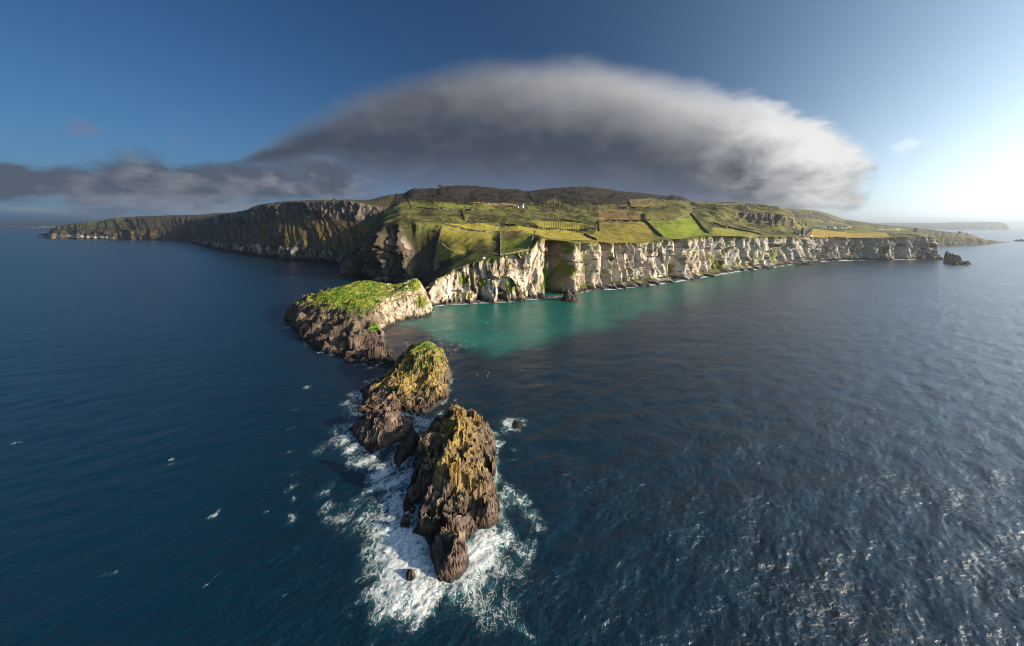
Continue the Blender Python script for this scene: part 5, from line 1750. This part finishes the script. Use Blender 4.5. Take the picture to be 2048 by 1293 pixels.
tree('tree', on_land(880, 377.5), 19, 26, 'dark round tree standing alone on the skyline of the dark hill', n=420)
tree('tree', on_land(1069, 470), 8, 4.5, 'slim lone tree by the corner of the small clifftop field', n=160)
tree('shrub', on_land(1094, 469), 2.6, 8, 'low dark shrub on the bright strip field right of the slim lone tree', n=140)
tree('tree', on_land(1163, 466), 11, 13, 'left part of the bare brown thicket at the end of the bright strip field', mat=M_SCRUB, n=300)
tree('tree', on_land(1173, 468), 13, 15, 'taller right part of the bare brown thicket ending the bright strip field', mat=M_SCRUB, n=340)
tree('tree', on_land(668, 402.5, None) if False else Vector(((668 - CX) / F * 1150, 1150, H + (HY - 403.0) / F * 1150)), 11, 12, 'lone tree on the flat skyline of the dark left cliffs', n=200)
ordn = ['first', 'second', 'third', 'fourth', 'fifth', 'sixth', 'seventh', 'eighth', 'ninth', 'tenth', 'last']
for i_ in range(11):
    x_ = 1071 + i_ * 5.2 + rng.uniform(-1, 1)
    tree('conifer', on_land(x_, 412.5 + i_ * 0.35 + rng.uniform(-.6, .6)), rng.uniform(14, 20), rng.uniform(10, 13), ordn[i_] + ' dark conifer from the left in the row right of the farmhouse', 'conifer row right of the farmhouse', True, n=170)
for i_, (x_, y_, h_) in enumerate(((1603, 452, 14), (1611.5, 452.5, 17), (1597, 450, 12))):
    tree('conifer', on_land(x_, y_), h_, 7, ('dark conifer in the middle of three above the quarry wall', 'tallest dark conifer above the quarry wall', 'leftmost dark conifer above the quarry wall')[i_], 'conifers above the quarry', True, n=160)
for i_, x_ in enumerate((1786, 1779, 1794)):
    tree('tree', on_land(x_, 458.6, RP), 12, 15, ('middle', 'left', 'right')[i_] + ' one of three dark trees beside the far farm buildings', 'trees beside the far farm', n=90)


def pole(px_, py_, hgt, label):
    p = on_land(px_, py_)
    t_ = empty('utility_pole', p)
    MB().tube([(0, 0, -1), (0, 0, hgt)], [0.45, 0.3], 6).build('post', M_WOOD, t_)
    MB().box((-2.2, -0.2, hgt - 1.6), (2.2, 0.2, hgt - 1.1)).build('crossarm', M_WOOD, t_)
    tag(t_, label, 'utility pole', 'utility poles on the hill')


pole(1111, 405, 28, 'tall thin utility pole on the dark hill above the conifer row')
pole(1150, 412, 17, 'shorter utility pole on the hillside right of the conifer row')


def blob_scatter(name, mat, spots, rng, label=None):
    """many small clumps as one mesh"""
    v, f = [], []
    for p, r_, hh in spots:
        k_ = len(v)
        n = 7
        for ring, (zz, rr_) in enumerate(((-0.4, 1.0), (0.45, 0.85), (0.9, 0.4))):
            for i_ in range(n):
                a = 2 * math.pi * (i_ + 0.5 * ring) / n
                q = rr_ * r_ * rng.uniform(0.7, 1.25)
                v.append((p[0] + math.cos(a) * q, p[1] + math.sin(a) * q, p[2] + hh * zz * rng.uniform(0.8, 1.15)))
        for ring in range(2):
            for i_ in range(n):
                a, b = k_ + ring * n + i_, k_ + ring * n + (i_ + 1) % n
                f.append((a, b, b + n, a + n))
        f.append(tuple(k_ + 2 * n + i_ for i_ in range(n)))
    m = MB()
    m.v, m.f = v, f
    o = m.build(name, mat)
    return tag(o, kind='stuff')


P = LAND_P
ppx, ppy = project(P)
rs = np.random.RandomState(4)
spots = []
dens = fbm(P[..., 0] / 45, P[..., 1] / 45, 3.3, 4)
ok = (rk[:, None] if False else np.ones(P.shape[:2], bool)) & (P[..., 1] > 540) & (ppy < 468) & (ppy > 396) & (dens > 0.2) & (ppx > 800) & (ppx < 1600)
for pts, c in FIELDS:
    ok &= ~in_poly(ppx, ppy, pts)
idx = np.argwhere(ok)
idx = idx[rs.permutation(len(idx))[:2600]]
for r_, c_ in idx:
    s_ = rs.uniform(0.9, 2.8)
    spots.append((P[r_, c_], s_, s_ * rs.uniform(0.35, 0.6)))
blob_scatter('scrub', M_SCRUB, spots[:1700], rng)
blob_scatter('gorse', M_HEDGE, spots[1700:], rng)
spots = []
for i_ in range(2300):
    x_ = rs.uniform(1180, 1640) if i_ < 1900 else rs.uniform(880, 1180)
    dw = np.interp(x_, [c[0] for c in COAST], [wl(c[1]) for c in COAST])
    D_ = dw - rs.uniform(-6, 15 if x_ > 1180 else 4) * min(1.0, (0.35 + 0.65 * rs.rand()))
    s_ = rs.uniform(0.7, 2.6) * (1.0 if x_ < 1400 else 1.4)
    spots.append((np.array([(x_ - CX) / F * D_, D_, rs.uniform(-0.3, 0.9)]), s_, s_ * rs.uniform(0.6, 1.1)))
blob_scatter('boulders', M_BOULDER, spots, rng)

# ------------------------------------------------------------------ gulls resting on the bay
bird = None
for i_ in range(52):
    if i_ < 34:
        gx_, gy_ = rs.normal(900, 34), rs.normal(690, 13)
    else:
        gx_, gy_ = rs.uniform(790, 1000), rs.uniform(640, 760)
    g = ground(gx_, gy_)
    if any(np.any(poly_sd(np.array([g[0]]), np.array([g[1]]), fp) > -4) for fp in FOOT['island'] + FOOT['sea_stack']):
        continue
    if bird is None:
        bird = empty('gull', g)
        MB().tube([(-0.45, 0, 0.18), (-0.2, 0, 0.16), (0.1, 0, 0.18), (0.38, 0, 0.22)], [0.05, 0.17, 0.20, 0.06], 7).build('body', M_FEATHER, bird)
        MB().tube([(0.22, 0, 0.22), (0.33, 0, 0.42), (0.48, 0, 0.43)], [0.08, 0.09, 0.02], 6).build('head', M_FEATHER, bird)
        for y_ in (-1, 1):
            MB().poly([(0.2, 0.17 * y_, 0.26), (-0.15, 0.2 * y_, 0.28), (-0.62, 0.06 * y_, 0.24), (-0.1, 0.1 * y_, 0.35)], [(0, 1, 2, 3)]).build('wing', M_GREY, bird)
        tag(bird, 'tiny white gull resting on the water of the bay', 'gull', 'gulls resting on the bay')
        o = bird
    else:
        o = copy_tree(bird)
    o.location = g + np.array([0, 0, 0.1])
    o.rotation_euler.z = rs.uniform(0, 6.28)
    o.scale = (1.1, 1.1, 1.1)
